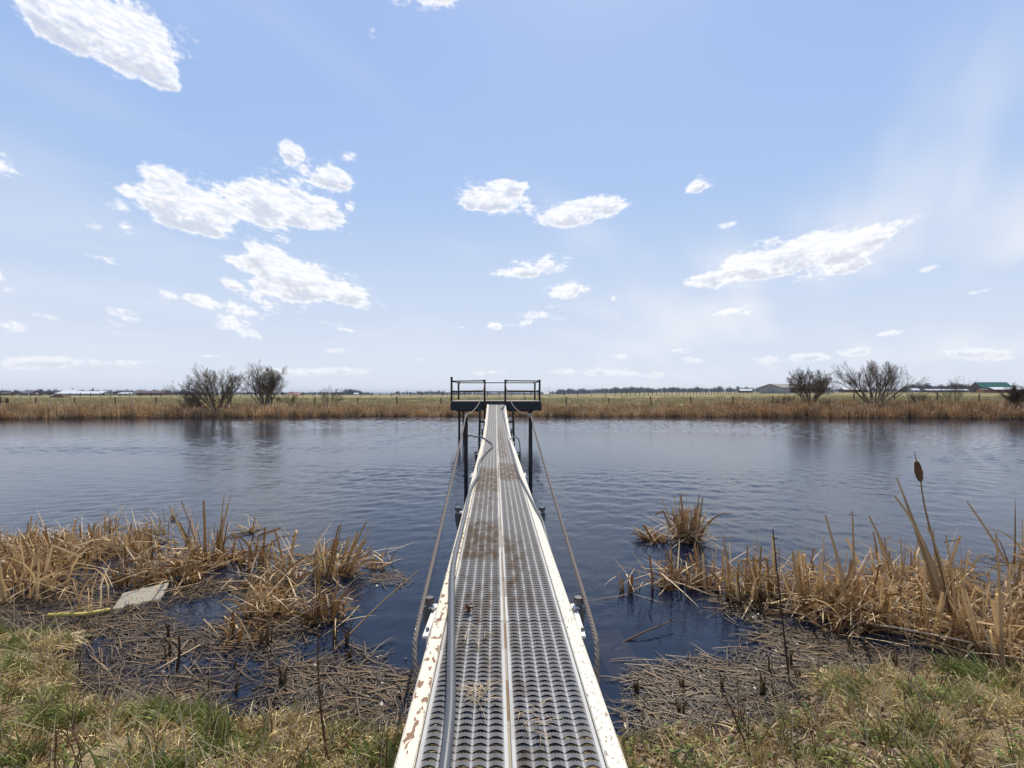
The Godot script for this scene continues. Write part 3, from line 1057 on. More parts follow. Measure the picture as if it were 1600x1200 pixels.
func build_reeds() -> void:
	# left of the walkway
	reed_clump("tall upright cattail stems farthest out among the left-hand reeds", -3.25, 5.5, 15, 0.82, 0.09, Vector3(0.02, 0, 0), 0.1, 0.1, 0.45)
	reed_clump("bushy tan cattail clump leaning right, nearest the walkway on its left", -1.85, 5.15, 46, 0.66, 0.17, Vector3(0.30, 0, 0.05), 0.28, 0.45, 0.62, "", 50)
	reed_clump("snapped cattail bundle with long stem bent over the open water", -3.42, 6.7, 6, 0.55, 0.05, Vector3(0.1, 0, 0), 0.8, 0.15, 0.6)
	reed_clump("square cut cattail stubs on the outermost mat at left", -5.32, 6.75, 13, 0.42, 0.09, Vector3(-0.03, 0, 0), 0.25, 0.0, 0.5)
	reed_clump("low flattened cattail mat floating beside the square cut stubs", -4.75, 6.65, 22, 0.30, 0.2, Vector3(0.1, 0, 0), 0.6, 0.2, 0.55, "", 50)
	reed_clump("lone dark twisted stalk standing in open water behind the reeds", -4.95, 7.45, 3, 0.34, 0.03, Vector3(0.5, 0, 0), 0.5, 0.0, 0.1)
	reed_clump("pale arching cattail leaves at the left edge of the pond", -4.35, 4.65, 20, 0.78, 0.22, Vector3(0.1, 0, 0.1), 0.05, 0.8, 0.95)
	reed_clump("single hooked cattail leaf behind the yellow pole", -3.45, 4.22, 5, 0.78, 0.07, Vector3(0.05, 0, 0), 0.1, 0.75, 0.8)
	reed_clump("upright brown cattail stems beside the weathered board", -3.62, 4.8, 9, 0.6, 0.12, Vector3(0.02, 0, 0), 0.1, 0.1, 0.3)
	reed_clump("dark rotting cattail stump with drooping leaves, in front of the bushy clump", -1.5, 4.15, 22, 0.55, 0.10, Vector3(0, 0, 0.1), 0.35, 0.5, 0.3, "", 30)
	reed_clump("thin spray of low broken leaves nearest the open channel on the left", -1.45, 5.4, 12, 0.28, 0.14, Vector3(0.5, 0, 0), 0.5, 0.2, 0.6, "", 26)
	reed_clump("cattail tuft with drooping pale tips between board and bushy clump", -2.05, 4.25, 20, 0.55, 0.12, Vector3(0, 0, 0.1), 0.3, 0.5, 0.7)
	var g := "broken cattail tussocks in the left-hand reed bed"
	var spots := []
	for k in 34:
		var x := rr(-7.5, -2.0)
		var lim := left_limit(x) - 0.25
		var d := lerpf(near_shore(x) + 0.15, lim, pow(rng.randf(), 0.6))
		if d < 4.8 and x / d < -0.60 and x / d > -0.84:     # nothing stands before the board
			d += 0.9
		spots.append([x, d])
	for q in in_rows(spots):
		var x: float = q[0]
		var d: float = q[1]
		reed_clump("broken tan cattail tussock, %s row of the left-hand reeds, %s from the left" % [q[2], q[3]], x, d, rng.randi_range(8, 18), rr(0.34, 0.74), rr(0.08, 0.2), Vector3(rr(-0.2, 0.35), 0, rr(-0.1, 0.25)), 0.46, 0.46, rr(0.3, 0.75), g)
	spots = []
	for k in 12:                                             # the dense brown row at the far left
		spots.append([rr(-6.8, -4.1), rr(5.5, 6.1)])
	for q in in_rows(spots):
		reed_clump("thick knee high reed tuft, %s line of the far left row, %s from the left" % [q[2], q[3]], q[0], q[1], 30, rr(0.34, 0.5), 0.22, Vector3(rr(-0.2, 0.2), 0, 0.1), 0.45, 0.15, 0.55, "dense reed row at the far left")
	# right of the walkway
	reed_clump("lone cattail island with spiky top out in the open water", 2.17, 6.3, 62, 0.74, 0.10, Vector3(0.02, 0, 0), 0.38, 0.22, 0.45, "", 90)
	reed_clump("drooping dark skirt of leaves left of the lone cattail island", 1.86, 6.35, 34, 0.40, 0.14, Vector3(-0.55, 0, 0), 0.25, 0.6, 0.3, "", 30)
	reed_clump("few dark cattail stubs nearest the walkway on the right", 1.08, 4.72, 7, 0.34, 0.05, Vector3(0, 0, 0), 0.3, 0.0, 0.3)
	reed_clump("dark drooping stem beside the first square stubs on the right", 1.38, 4.8, 8, 0.5, 0.06, Vector3(0.25, 0, 0), 0.55, 0.2, 0.2)
	var g2 := "cattail clumps along the right-hand reed bed"
	var nth := 0
	for q in [[1.55, 4.85, 22, 0.50], [1.85, 4.8, 24, 0.52], [2.05, 4.55, 30, 0.60], [2.3, 4.6, 30, 0.68], [2.5, 4.3, 32, 0.68], [2.8, 4.5, 26, 0.58]]:
		nth += 1
		reed_clump("snapped tan cattail clump at the inner end of the right-hand reeds, %s from the walkway" % ordinal(nth), q[0], q[1], q[2], q[3], 0.12, Vector3(rr(-0.1, 0.1), 0, 0), 0.5, 0.1, 0.6, "clumps at the inner end of the right-hand reeds")
	spots = []
	for k in 52:
		var x := 2.4 + 5.3 * rng.randf()
		var d := lerpf((3.42 if x > 2.75 else 3.9) + maxf(0.0, x - 4.0) * 0.3, right_limit(x) - 0.15, pow(rng.randf(), 1.2))
		spots.append([x, d])
	for q in in_rows(spots):
		var x: float = q[0]
		var d: float = q[1]
		reed_clump("dense golden cattail clump, %s row of the right-hand reeds, %s from the left" % [q[2], q[3]], x, d, rng.randi_range(20, 34), rr(0.42, 0.62) * (1.0 + 0.16 * clampf(x - 2.6, 0.0, 2.5)), rr(0.12, 0.22), Vector3(rr(-0.25, 0.25), 0, rr(-0.15, 0.25)), 0.66, 0.20, rr(0.4, 0.9), g2)
	# the long single leaves that stand out of the bed
	for q in [["long thin cattail leaf leaning left over the right-hand reeds", 2.7, 4.05, -0.24, 0.92, 0], ["short upright square-topped leaf left of the brown seed head", 2.95, 4.4, -0.03, 0.86, 0], ["long leaf leaning left toward the short upright one", 3.35, 4.3, -0.40, 0.88, 0], ["broad upright leaf right of the brown seed head", 3.5, 4.2, -0.06, 0.76, 0], ["tall paired leaf beside the stem of the brown seed head", 3.45, 4.1, -0.30, 1.22, 1], ["thick grey stem at the right edge of the reeds", 2.9, 3.02, -0.05, 0.88, 0], ["leaf leaning far left at the right edge of the view", 4.55, 4.5, -0.55, 1.0, 0]]:
		var t := thing("cattail_leaf", q[0], "cattail leaf", V(q[1], 0, q[2]))
		var m := MB.new()
		var fy := maxf(land(q[1], q[2]), -0.05)
		for k in (3 if q[5] == 1 else 1):
			var pts := PackedVector3Array()
			for s in 9:
				var f := s / 8.0
				pts.append(Vector3(q[3] * q[4] * f * (0.7 + 0.3 * f) + k * 0.03 * f + k * 0.01, fy - 0.05 + (q[4] + 0.05 - k * 0.14) * f * sqrt(maxf(0.2, 1.0 - q[3] * q[3] * 0.5)), 0.02 * k))
			m.leaf(pts, 0.033, Vector3(0.3, 0, 1), Color(0.20, 0.12, 0.055), Color(0.32, 0.22, 0.12), 0.4, 0.5)
		put("blade", m.mesh(), M.reed, t)
	# fallen pale stems, laid across the front
	var fs := thing("fallen_stem", "long pale fallen stem slanting down in front of the right-hand reeds", "stem", V(2.67, 0, 3.95))
	var fm := MB.new()
	fm.tube(path([Vector3(-0.1, 0.05, -0.08), Vector3(0.2, 0.08, 0.15), Vector3(0.42, 0.10, 0.35), Vector3(0.6, 0.11, 0.52)]), PackedFloat32Array([0.005, 0.007, 0.008, 0.006]), 6)
	put("stalk", fm.mesh(), M.straw_stem, fs)
	# the cattail with its seed head
	var ct := thing("cattail", "tall cattail with brown furry seed head above the right-hand reeds", "cattail", V(3.28, 0, 3.78))
	var st := MB.new()
	var sp := smooth_path([Vector3(0.02, -0.08, 0), Vector3(-0.10, 0.45, 0), Vector3(-0.225, 0.95, 0), Vector3(-0.265, 1.19, 0)], 5)
	st.tube(sp, PackedFloat32Array([0.010, 0.010, 0.0095, 0.009, 0.0085, 0.008, 0.0075, 0.007, 0.007, 0.0065, 0.006, 0.0055, 0.005, 0.005, 0.005, 0.0045]), 8)
	put("stem", st.mesh(), M.brown_stem, ct)
	var hd := MB.new()
	var hp := PackedVector3Array()
	var hr := PackedFloat32Array()
	for k in 14:
		var f := k / 13.0
		hp.append(Vector3(-0.265 - 0.028 * f, 1.175 + 0.145 * f, 0))
		hr.append(0.0245 * pow(sin(PI * lerpf(0.06, 0.95, f)), 0.45) * (1.0 + rr(-0.06, 0.08)))
	hd.tube(hp, hr, 16)
	var head := put("seed_head", hd.mesh(), M.cattail_brown, ct)
	var fz := MB.new()
	for k in 1500:
		var f := rng.randf()
		var a := rr(0, TAU)
		var r := 0.0225 * pow(sin(PI * lerpf(0.06, 0.95, f)), 0.45)
		var b := Vector3(-0.265 - 0.028 * f, 1.175 + 0.145 * f, 0)
		var o := Vector3(cos(a), rr(-0.3, 0.5), sin(a)).normalized()
		var s := Vector3(-sin(a), 0, cos(a)) * 0.0016
		fz.col = Color(0.20, 0.11, 0.05).lerp(Color(0.46, 0.33, 0.21), rng.randf())
		fz.face(b + o * r * 0.9 - s, b + o * r * 0.9 + s, b + o * (r + rr(0.004, 0.013)))
	put("fluff", fz.mesh(), M.plain, head)
	var sk := MB.new()
	sk.tube(path([Vector3(-0.292, 1.315, 0), Vector3(-0.302, 1.36, 0), Vector3(-0.32, 1.40, 0.01)]), PackedFloat32Array([0.004, 0.003, 0.0015]), 6)
	put("spike", sk.mesh(), M.brown_stem, head)
	var bl := MB.new()
	for q in [[-0.62, 1.28], [-0.30, 1.02], [-0.12, 0.95]]:
		var pts := PackedVector3Array()
		for s in 9:
			var f := s / 8.0
			pts.append(Vector3(0.0 + q[0] * 0.75 * f * (0.55 + 0.45 * f), -0.06 + q[1] * f * (1.0 - 0.12 * f * f), 0.015))
		bl.leaf(pts, 0.034, Vector3(0.4, 0, 1), Color(0.22, 0.135, 0.06), Color(0.34, 0.23, 0.12), 0.4, 0.5)
	put("blade", bl.mesh(), M.reed, ct)

	# drift of dead stems lying on the water on both sides
	var meshes := []
	for v in 3:
		var m := MB.new()
		for k in 5:
			var a := rr(0, TAU)
			var b := Vector3(rr(-0.14, 0.14), rr(0.002, 0.011), rr(-0.14, 0.14))
			var dir := Vector3(cos(a), 0, sin(a) * 0.5)
			var len := rr(0.08, 0.42)
			var bend := rr(-0.03, 0.03)
			var pts := PackedVector3Array()
			for s in 5:
				var f := s / 4.0 - 0.5
				pts.append(b + dir * len * f + Vector3(-dir.z, 0, dir.x) * bend * f * f * 4.0 + Vector3(0, 0.004 * sin(f * 5.0 + k), 0))
			var c := Color(0.024, 0.0145, 0.008).lerp(Color(0.36, 0.24, 0.125), pow(rng.randf(), 5.0))
			m.leaf(pts, rr(0.003, 0.011), Vector3.UP, c, c, 0.2, 0.5)
		for k in 4:                                          # flakes of rotten leaf that lie wet on the surface
			var b := Vector3(rr(-0.16, 0.16), rr(0.003, 0.01), rr(-0.16, 0.16))
			var e := Vector3(rr(-1, 1), rr(-0.25, 0.25), rr(-1, 1)) * 0.017
			var e3 := Vector3(-e.z, rr(-0.005, 0.005), e.x) * rr(0.3, 0.7)
			m.col = Color(0.05, 0.032, 0.02) * rr(0.5, 1.8)
			m.quad(b - e, b - e3, b + e, b + e3)
		meshes.append(m.mesh())
	for side in [-1, 1]:
		for v in 3:
			var places := []
			var tints := []
			for k in (2500 if side < 0 else 1500):
				var x := rr(-7.5, -0.55) if side < 0 else rr(0.5, 7.0)
				var lim := left_limit(x) if side < 0 else right_limit(x)
				var s0 := near_shore(x) - 0.12
				if lim <= s0:
					continue
				var f := pow(rng.randf(), 1.35)
				var d := lerpf(s0, lim, f)
				if noise.get_noise_2d(x * 1.1 + 30.0, d * 1.6) < -0.17 + 0.42 * f:
					continue
				if land(x, d) > 0.03 and rng.randf() < 0.7:
					continue
				if side < 0 and x > -1.75 and d > 3.75 and d < 4.75 and x > -1.55 + rr(-0.1, 0.1):
					continue
				var b := Basis(Vector3.UP, rr(-0.7, 0.7) + (PI if rng.randf() < 0.5 else 0.0)).scaled(Vector3.ONE * rr(0.6, 1.3))
				places.append(Transform3D(b, V(x, maxf(land(x, d), 0.0) + rr(0.0, 0.008), d)))
				tints.append(Color(1, 1, 1) * rr(0.6, 1.25))
			var o := scatter("drift_stems", meshes[v], M.wet, places, tints)
			tag(o, ("dead stems and leaves drifting on the shallows left of the walkway" if side < 0 else "dead stems and leaves drifting on the shallows right of the walkway"), "plant debris", "")

	# rotten stubs that stand in the shallows
	var gs := "dark rotten stubs standing in the shallows"
	var stubs := []
	for k in 26:
		var x := rr(-3.4, -0.9) if k < 15 else rr(0.75, 2.6)
		stubs.append([x, near_shore(x) + rr(0.0, 0.9 if k < 15 else 0.5)])
	var ls := stubs.slice(0, 15)
	var rs := stubs.slice(15)
	for q3 in in_rows(ls, 1) + in_rows(rs, 1):
		var x: float = q3[0]
		var d: float = q3[1]
		var left := x < 0.0
		var m := MB.new()
		var h := rr(0.06, 0.2)
		for q in rng.randi_range(2, 4):
			var o := Vector3(rr(-0.015, 0.015), 0, rr(-0.015, 0.015))
			m.leaf(path([o - Vector3(0, 0.06, 0), o * 1.3 + Vector3(0, h * 0.5, 0), o * 2.2 + Vector3(rr(-0.02, 0.02), h * rr(0.8, 1.0), 0)]), rr(0.012, 0.024), Vector3(rr(-1, 1), 0, 1), Color(0.035, 0.025, 0.016), Color(0.10, 0.065, 0.035), 0.4)
		var o2 := put("rotten_stub", m.mesh(), M.reed)
		o2.position = V(x, maxf(land(x, d), 0.0), d)
		tag(o2, "short dark rotten stub in the shallows %s of the walkway, %s from the left" % ["left" if left else "right", q3[3]], "stub", gs + (" on the left" if left else " on the right"))


func build_bank() -> void:
	var tufts := []
	for v in 4:
		var m := MB.new()
		for k in 14:
			var a := rr(0, TAU)
			var b := Vector3(cos(a), 0, sin(a)) * rr(0.0, 0.045)
			var len := rr(0.04, 0.135) * (1.1 if v == 3 else 1.0)
			var flat := 0.75 if v < 2 else 0.25
			var dir := (Vector3.UP * (1.0 - flat) + Vector3(rr(-1, 1), 0, rr(-1, 1)) * (0.35 + flat)).normalized()
			var pts := PackedVector3Array()
			for s in 4:
				var f := s / 3.0
				pts.append(b + dir * len * f + Vector3.DOWN * len * 0.35 * f * f + Vector3(0, 0.01, 0))
			m.leaf(pts, rr(0.0032, 0.0068), Vector3(rr(-1, 1), 0.4, rr(-1, 1)).normalized(), Color(0.72, 0.70, 0.66), Color(1, 1, 1), 0.2)
		tufts.append(m.mesh())
	var dry := [[], [], [], []]
	var dtint := [[], [], [], []]
	for k in 24000:
		var x := rr(-7.0, 7.0)
		var d := rr(0.7, near_shore(x) + 0.02)
		if absf(x - mid(d)) < 0.40 or d > near_shore(x) + 0.02:
			continue
		var g := noise.get_noise_2d(x * 2.0, d * 2.6) + 0.5 * fine.get_noise_2d(x * 5.0, d * 5.0)
		var bare := noise.get_noise_2d(x * 1.5 + 60.0, d * 2.0)
		var on_right := smoothstep(0.4, 0.7, x) * smoothstep(2.0, 1.4, x)
		if bare > 0.30 or near_shore(x) - d < 0.16 * rng.randf() or (on_right > 0.5 and rng.randf() < 0.6):
			continue
		var green := smoothstep(-0.05, 0.32, g + rr(-0.15, 0.15)) * (0.95 if x < -1.0 else 0.5)
		var v := 3 if rng.randf() < green else (rng.randi_range(0, 2))
		var c := Color(0.70, 0.55, 0.26).lerp(Color(0.17, 0.10, 0.04), pow(rng.randf(), 1.9))
		if v == 3:
			c = Color(0.12, 0.17, 0.035).lerp(Color(0.34, 0.34, 0.11), rng.randf())
		elif rng.randf() < 0.12:
			c = Color(0.80, 0.68, 0.42)
		dry[v].append(Transform3D(Basis(Vector3.UP, rr(0, TAU)).scaled(Vector3.ONE * rr(0.6, 1.5)), V(x, land(x, d) - 0.012, d)))
		dtint[v].append(c)
	for v in 4:
		tag(scatter("grass", tufts[v], M.grass, dry[v], dtint[v]), "fresh green grass blades growing through the near bank" if v == 3 else ["matted straw grass lying on the near bank", "flattened straw-coloured grass on the near bank", "upright straw grass tufts on the near bank"][v], "grass")
	# leaf litter, mostly right of the walkway
	var lm := MB.new()
	for k in 4:
		var a := TAU * k / 4.0
		var b := TAU * (k + 1) / 4.0
		var e := Vector3(cos(a) * 0.5, 0.10 if k % 2 else -0.04, sin(a) * 0.9)
		var f := Vector3(cos(b) * 0.5, 0.10 if (k + 1) % 2 else -0.04, sin(b) * 0.9)
		lm.face(Vector3(0, 0.12, 0), f, e)
	var leaf_mesh := lm.mesh()
	var lp := []
	var lt := []
	var gp := []
	var gt := []
	for k in 5200:
		var x := rr(0.45, 2.6) if rng.randf() < 0.65 else rr(-6.0, 6.0)
		var d := rr(0.9, near_shore(x) + 0.05)
		if absf(x - mid(d)) < 0.40:
			continue
		var b := Basis.from_euler(Vector3(rr(-0.5, 0.5), rr(0, TAU), rr(-0.5, 0.5))).scaled(Vector3.ONE * rr(0.012, 0.034))
		lp.append(Transform3D(b, V(x, land(x, d) + rr(0.0, 0.025), d)))
		lt.append(Color(0.13, 0.08, 0.045).lerp(Color(0.40, 0.29, 0.19), pow(rng.randf(), 1.7)))
	for k in 2600:
		var x := rr(0.45, 2.4) if rng.randf() < 0.7 else rr(-5.0, 5.0)
		var d := rr(1.2, near_shore(x) - 0.1)
		if absf(x - mid(d)) < 0.42 or noise.get_noise_2d(x * 3.0 + 11.0, d * 3.0) < 0.05:
			continue
		var b := Basis.from_euler(Vector3(rr(-0.7, 0.7), rr(0, TAU), rr(-0.7, 0.7))).scaled(Vector3.ONE * rr(0.010, 0.026))
		gp.append(Transform3D(b, V(x, land(x, d) + rr(0.01, 0.07), d)))
		gt.append(Color(0.09, 0.14, 0.03).lerp(Color(0.26, 0.30, 0.06), rng.randf()))
	tag(scatter("dead_leaves", leaf_mesh, M.grass, lp, lt), "small brown dead leaves lying on the near bank", "dead leaves")
	tag(scatter("green_leaves", leaf_mesh, M.grass, gp, gt), "low yellow green spring weeds on the near bank", "weeds")
	# thin dry stalks that stand up out of the bank
	var pm := []
	for v in 2:
		var m := MB.new()
		for k in 4:
			var b := Vector3(rr(-0.05, 0.05), 0, rr(-0.05, 0.05))
			var l := Vector3(rr(-0.5, 0.5), 1.0, rr(-0.5, 0.5)) * rr(0.12, 0.30)
			m.col = Color(1, 1, 1) * rr(0.8, 1.1)
			m.tube(path([b, b + l * 0.6, b + l + Vector3(l.x, 0, l.z) * 0.5]), PackedFloat32Array([0.0022, 0.0018, 0.0008]), 4, false)
		pm.append(m.mesh())
	for v in 2:
		var pp := []
		var pt := []
		for k in 420:
			var x := rr(-6.0, 6.0)
			var d := rr(1.2, near_shore(x) + 0.1)
			if absf(x - mid(d)) < 0.44:
				continue
			pp.append(Transform3D(Basis(Vector3.UP, rr(0, TAU)).scaled(Vector3.ONE * rr(0.5, 1.2)), V(x, maxf(land(x, d), 0.0) - 0.01, d)))
			pt.append(Color(0.52, 0.43, 0.27) if v == 0 else Color(0.13, 0.075, 0.045))
		tag(scatter("dry_stalks", pm[v], M.grass, pp, pt), "thin pale dry stalks scattered over the near bank" if v == 0 else "thin dark dead weed stalks scattered over the near bank", "dry stalks")

	# tall weeds one can point to
	var weed := func(label: String, at: Vector3, tip: Vector3, r: float, col: Color, twigs: int, feathers: bool) -> void:
		var t := thing("weed_stalk", label, "weed stalk", at)
		var m := MB.new()
		m.col = col
		var midp := tip * 0.5 + Vector3(rr(-0.015, 0.015), 0, rr(-0.015, 0.015))
		var pts := smooth_path([Vector3(0, -0.05, 0), midp, tip], 5)
		var radii := PackedFloat32Array()
		for k in pts.size():
			radii.append(lerpf(r, r * 0.45, float(k) / (pts.size() - 1)))
		m.tube(pts, radii, 6)
		put("stalk", m.mesh(), M.plain, t)
		m = MB.new()
		for k in twigs:
			var f := rr(0.35, 1.0)
			var b := pts[int(f * (pts.size() - 1))]
			m.col = col * rr(0.9, 1.6)
			var o := Vector3(rr(-1, 1), rr(0.2, 1.2), rr(-1, 1)).normalized() * rr(0.015, 0.05)
			if feathers:
				o *= 0.7
			m.tube(path([b, b + o * 0.5, b + o]), PackedFloat32Array([r * 0.5, r * 0.45, r * 0.15]), 4, false)
		if twigs:
			put("side_twigs", m.mesh(), M.plain, t)
	weed.call("tall thin black weed stalk rising before the right-hand reeds", V(1.75, 0.02, 3.22), Vector3(-0.11, 0.95, 0.0), 0.0065, Color(0.045, 0.028, 0.02), 14, true)
	weed.call("short leaning black weed stalk on the bank right of the walkway", V(1.18, land(1.18, 2.6), 2.6), Vector3(-0.11, 0.22, -0.02), 0.006, Color(0.05, 0.03, 0.02), 3, true)
	weed.call("tall dark brown weed stalk on the bank left of the walkway", V(-0.85, land(-0.85, 2.38), 2.38), Vector3(-0.10, 0.56, -0.12), 0.006, Color(0.075, 0.04, 0.022), 60, true)
	weed.call("long pale straw stalk leaning beside the right rail", V(0.52, land(0.52, 2.45), 2.45), Vector3(-0.14, 0.42, -0.1), 0.003, Color(0.45, 0.36, 0.21), 8, false)
	weed.call("pair of pale straw stalks beside the right rail foot", V(0.58, land(0.58, 2.6), 2.6), Vector3(-0.02, 0.30, -0.02), 0.003, Color(0.45, 0.35, 0.2), 5, false)
	weed.call("thin dark stalk sticking up from the left bank edge", V(-2.75, land(-2.75, 3.25), 3.25), Vector3(0.01, 0.2, 0), 0.006, Color(0.05, 0.03, 0.02), 0, false)
	weed.call("thick dark broken stalk at the left waterline", V(-2.2, 0.0, 3.35), Vector3(0.02, 0.24, 0), 0.012, Color(0.06, 0.035, 0.02), 3, false)
	weed.call("long brown fallen stalk slanting out of the water near the walkway", V(-1.32, 0.0, 3.55), Vector3(0.52, 0.30, -0.85), 0.008, Color(0.27, 0.17, 0.09), 6, false)
	weed.call("straight dark branch lying on the shallows right of the walkway", V(0.72, 0.02, 3.72), Vector3(0.55, 0.03, -0.28), 0.008, Color(0.13, 0.08, 0.045), 3, false)
	# a yellow pole and a weathered board washed into the left reeds
	var yp := MB.new()
	yp.tube(smooth_path([V(-3.60, 0.10, 3.97), V(-3.51, 0.085, 4.02), V(-3.43, 0.055, 4.10), V(-3.33, 0.03, 4.24)], 4), same(0.0155, 13), 10)
	tag(put("pole", yp.mesh(), M.yellow), "yellow plastic pole lying in the left-hand reeds", "pole")
	var bd := MB.new()
	var e1 := V(-3.34, 0.005, 4.26)
	var e2 := V(-3.09, 0.0, 4.50)
	var e3 := V(-3.15, 0.085, 4.70)
	var e4 := V(-3.43, 0.06, 4.52)
	var thick := Vector3(0, -0.018, 0)
	bd.quad(e1, e2, e3, e4, Vector2.ZERO, Vector2(0.7, 0.4))
	bd.quad(e1 + thick, e2 + thick, e2, e1)
	bd.quad(e2 + thick, e3 + thick, e3, e2)
	bd.quad(e3 + thick, e4 + thick, e4, e3)
	bd.quad(e4 + thick, e1 + thick, e1, e4)
	bd.quad(e4 + thick, e3 + thick, e2 + thick, e1 + thick)
	tag(put("board", bd.mesh(), M.board), "weathered pale board half sunk among the left-hand reeds", "board")
	var sb := MB.new()
	sb.box(V(0.78, -0.12, 3.75), Vector3(0.26, 0.03, 0.75), Basis(Vector3.UP, 0.12) * Basis(Vector3.RIGHT, 0.05), 0.004)
	tag(put("board", sb.mesh(), M.sunk), "brown board sunk under water beside the right rail", "board")
	# litter caught on the walkway
	for q in [["tuft of dry straw caught on the left grating near the bank", -0.11, 2.02, 46, 0.07], ["wisps of dry straw over the right grating at the bank", 0.08, 1.84, 16, 0.09], ["thin straw strands on the left grating beside the hose", -0.15, 2.5, 18, 0.10]]:
		var m := MB.new()
		for k in q[3]:
			var a := rr(0, TAU)
			var b := deck(q[1] + rr(-0.5, 0.5) * q[4], q[2] + rr(-1, 1) * q[4], rr(0.008, 0.03))
			var dir := Vector3(cos(a), rr(-0.1, 0.35), sin(a)) * rr(0.03, 0.11)
			var pts := path([b, b + dir * 0.4 + Vector3(0, 0.006, 0), b + dir * 0.8, b + dir + Vector3(0, -0.012, 0)])
			var c := Color(0.36, 0.25, 0.13).lerp(Color(0.60, 0.48, 0.29), rng.randf())
			m.leaf(pts, rr(0.0018, 0.0035), Vector3(rr(-1, 1), 1, 0), c, c, 0.2)
		tag(put("straw", m.mesh(), M.grass), q[0], "straw")
	var cl := MB.new()
	for k in 14:
		var b := deck(-0.205 + rr(-0.022, 0.022), 2.80 + rr(-0.03, 0.03), rr(0.01, 0.035))
		var o := Vector3(rr(-1, 1), rr(0, 1), rr(-1, 1)).normalized() * 0.028
		var s := Vector3(rr(-1, 1), rr(-0.4, 0.4), rr(-1, 1)).normalized() * 0.014
		cl.col = Color(0.10, 0.045, 0.025) * rr(0.7, 1.6)
		cl.quad(b, b + s + o * 0.4, b + o, b - s + o * 0.5)
	tag(put("dead_leaf", cl.mesh(), M.plain), "curled dark brown dead leaf on the left grating", "dead leaf")


func far_reeds() -> void:
	var kinds := []
	for v in 4:
		var m := MB.new()
		for k in 11:
			var b := Vector3(rr(-0.28, 0.28), -0.05, rr(-0.2, 0.2))
			var h := rr(0.55, 1.15)
			var pts := PackedVector3Array()
			var l := Vector3(rr(-0.35, 0.35), 0, rr(-0.3, 0.3))
			var snap := rng.randf() < 0.62
			var p := b
			for s in 4:
				pts.append(p)
				p += (Vector3.UP + l) * h / 3.0 if not (snap and s >= 1 + k % 2) else (l * 2.4 + Vector3.UP * rr(-0.6, 0.2)) * h / 3.0
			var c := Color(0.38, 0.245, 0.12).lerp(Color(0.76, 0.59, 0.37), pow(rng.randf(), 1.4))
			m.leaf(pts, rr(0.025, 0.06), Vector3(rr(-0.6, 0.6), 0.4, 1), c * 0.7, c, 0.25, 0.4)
		if v == 3:                                           # tufts of pale seed fluff
			for k in 3:
				var b := Vector3(rr(-0.2, 0.2), rr(0.75, 1.1), rr(-0.2, 0.2))
				m.col = Color(0.75, 0.66, 0.53)
				m.tube(path([b, b + Vector3(0.02, 0.05, 0), b + Vector3(0.03, 0.1, 0)]), PackedFloat32Array([0.01, 0.026, 0.008]), 5)
		kinds.append(m.mesh())
	for v in 4:
		var places := []
		var tints := []
		for k in 3800:
			var x := rr(-56.0, 56.0)
			var t := -0.5 + (4.6 if x < 8.0 else 7.0) * pow(rng.randf(), 1.25)
			var d := far_shore(x) + t + 0.5 * noise.get_noise_2d(x * 0.7, 5.0)
			var clump := noise.get_noise_2d(x * 0.9, d * 0.9)
			var right := smoothstep(8.0, 22.0, x)
			if clump < -0.30 or (t > 2.6 and rng.randf() < 0.5):
				continue
			var s := rr(0.55, 1.1) * (1.0 + clump * 0.75) * (1.0 - 0.25 * smoothstep(2.0, 4.0, t)) * (0.82 + 0.22 * smoothstep(-5.0, -20.0, x) + 0.32 * right) * 0.68
			places.append(Transform3D(Basis(Vector3.UP, rr(0, TAU)).scaled(Vector3(1, 1, 1) * s), V(x, maxf(land(x, d), 0.0), d)))
			var c := Color(1.0, 1.0, 1.0) * rr(0.5, 1.25) * (1.0 + 0.5 * noise.get_noise_2d(x * 0.45 + 80.0, d * 0.4))
			c = c * Color(1.0, 0.86, 0.70) if rng.randf() < 0.4 else c
			tints.append(c.lerp(c * Color(0.66, 0.54, 0.48), right * rng.randf()))
		tag(scatter("far_reeds", kinds[v], M.reed, places, tints), ["tan reed belt along the far shore of the pond", "bent brown reeds along the far shore", "short tan reeds along the far waterline", "reeds with pale seed fluff along the far shore"][v], "reeds")
	# dry grass of the field behind
	var gm := MB.new()
	for k in 12:
		var b := Vector3(rr(-0.5, 0.5), 0, rr(-0.4, 0.4))
		var l := Vector3(rr(-0.4, 0.4), 1, rr(-0.4, 0.4)) * rr(0.10, 0.36)
		gm.leaf(path([b, b + l * 0.6, b + l + Vector3(l.x, 0, l.z) * 0.4]), 0.035, Vector3(rr(-0.4, 0.4), 0, 1), Color(0.8, 0.8, 0.8), Color(1, 1, 1), 0.1)
	var gp := []
	var gt := []
	for k in 15000:
		var d := 42.0 + 60.0 * pow(rng.randf(), 1.8)
		var x := rr(-1.1, 1.1) * d
		if d < far_shore(x) + 2.5:
			continue
		var g := noise.get_noise_2d(x * 0.2, d * 0.35)
		gp.append(Transform3D(Basis(Vector3.UP, rr(0, TAU)).scaled(Vector3.ONE * rr(0.5, 1.2) * (1.0 if g > 0.0 else 0.6)), V(x, land(x, d) - 0.02, d)))
		gt.append(Color(0.38, 0.31, 0.17).lerp(Color(0.19, 0.19, 0.075), clampf(0.5 - g * 1.6 + rr(-0.3, 0.3), 0, 1)))
	tag(scatter("field_grass", gm.mesh(), M.grass, gp, gt), "short dry grass over the field beyond the pond", "grass")


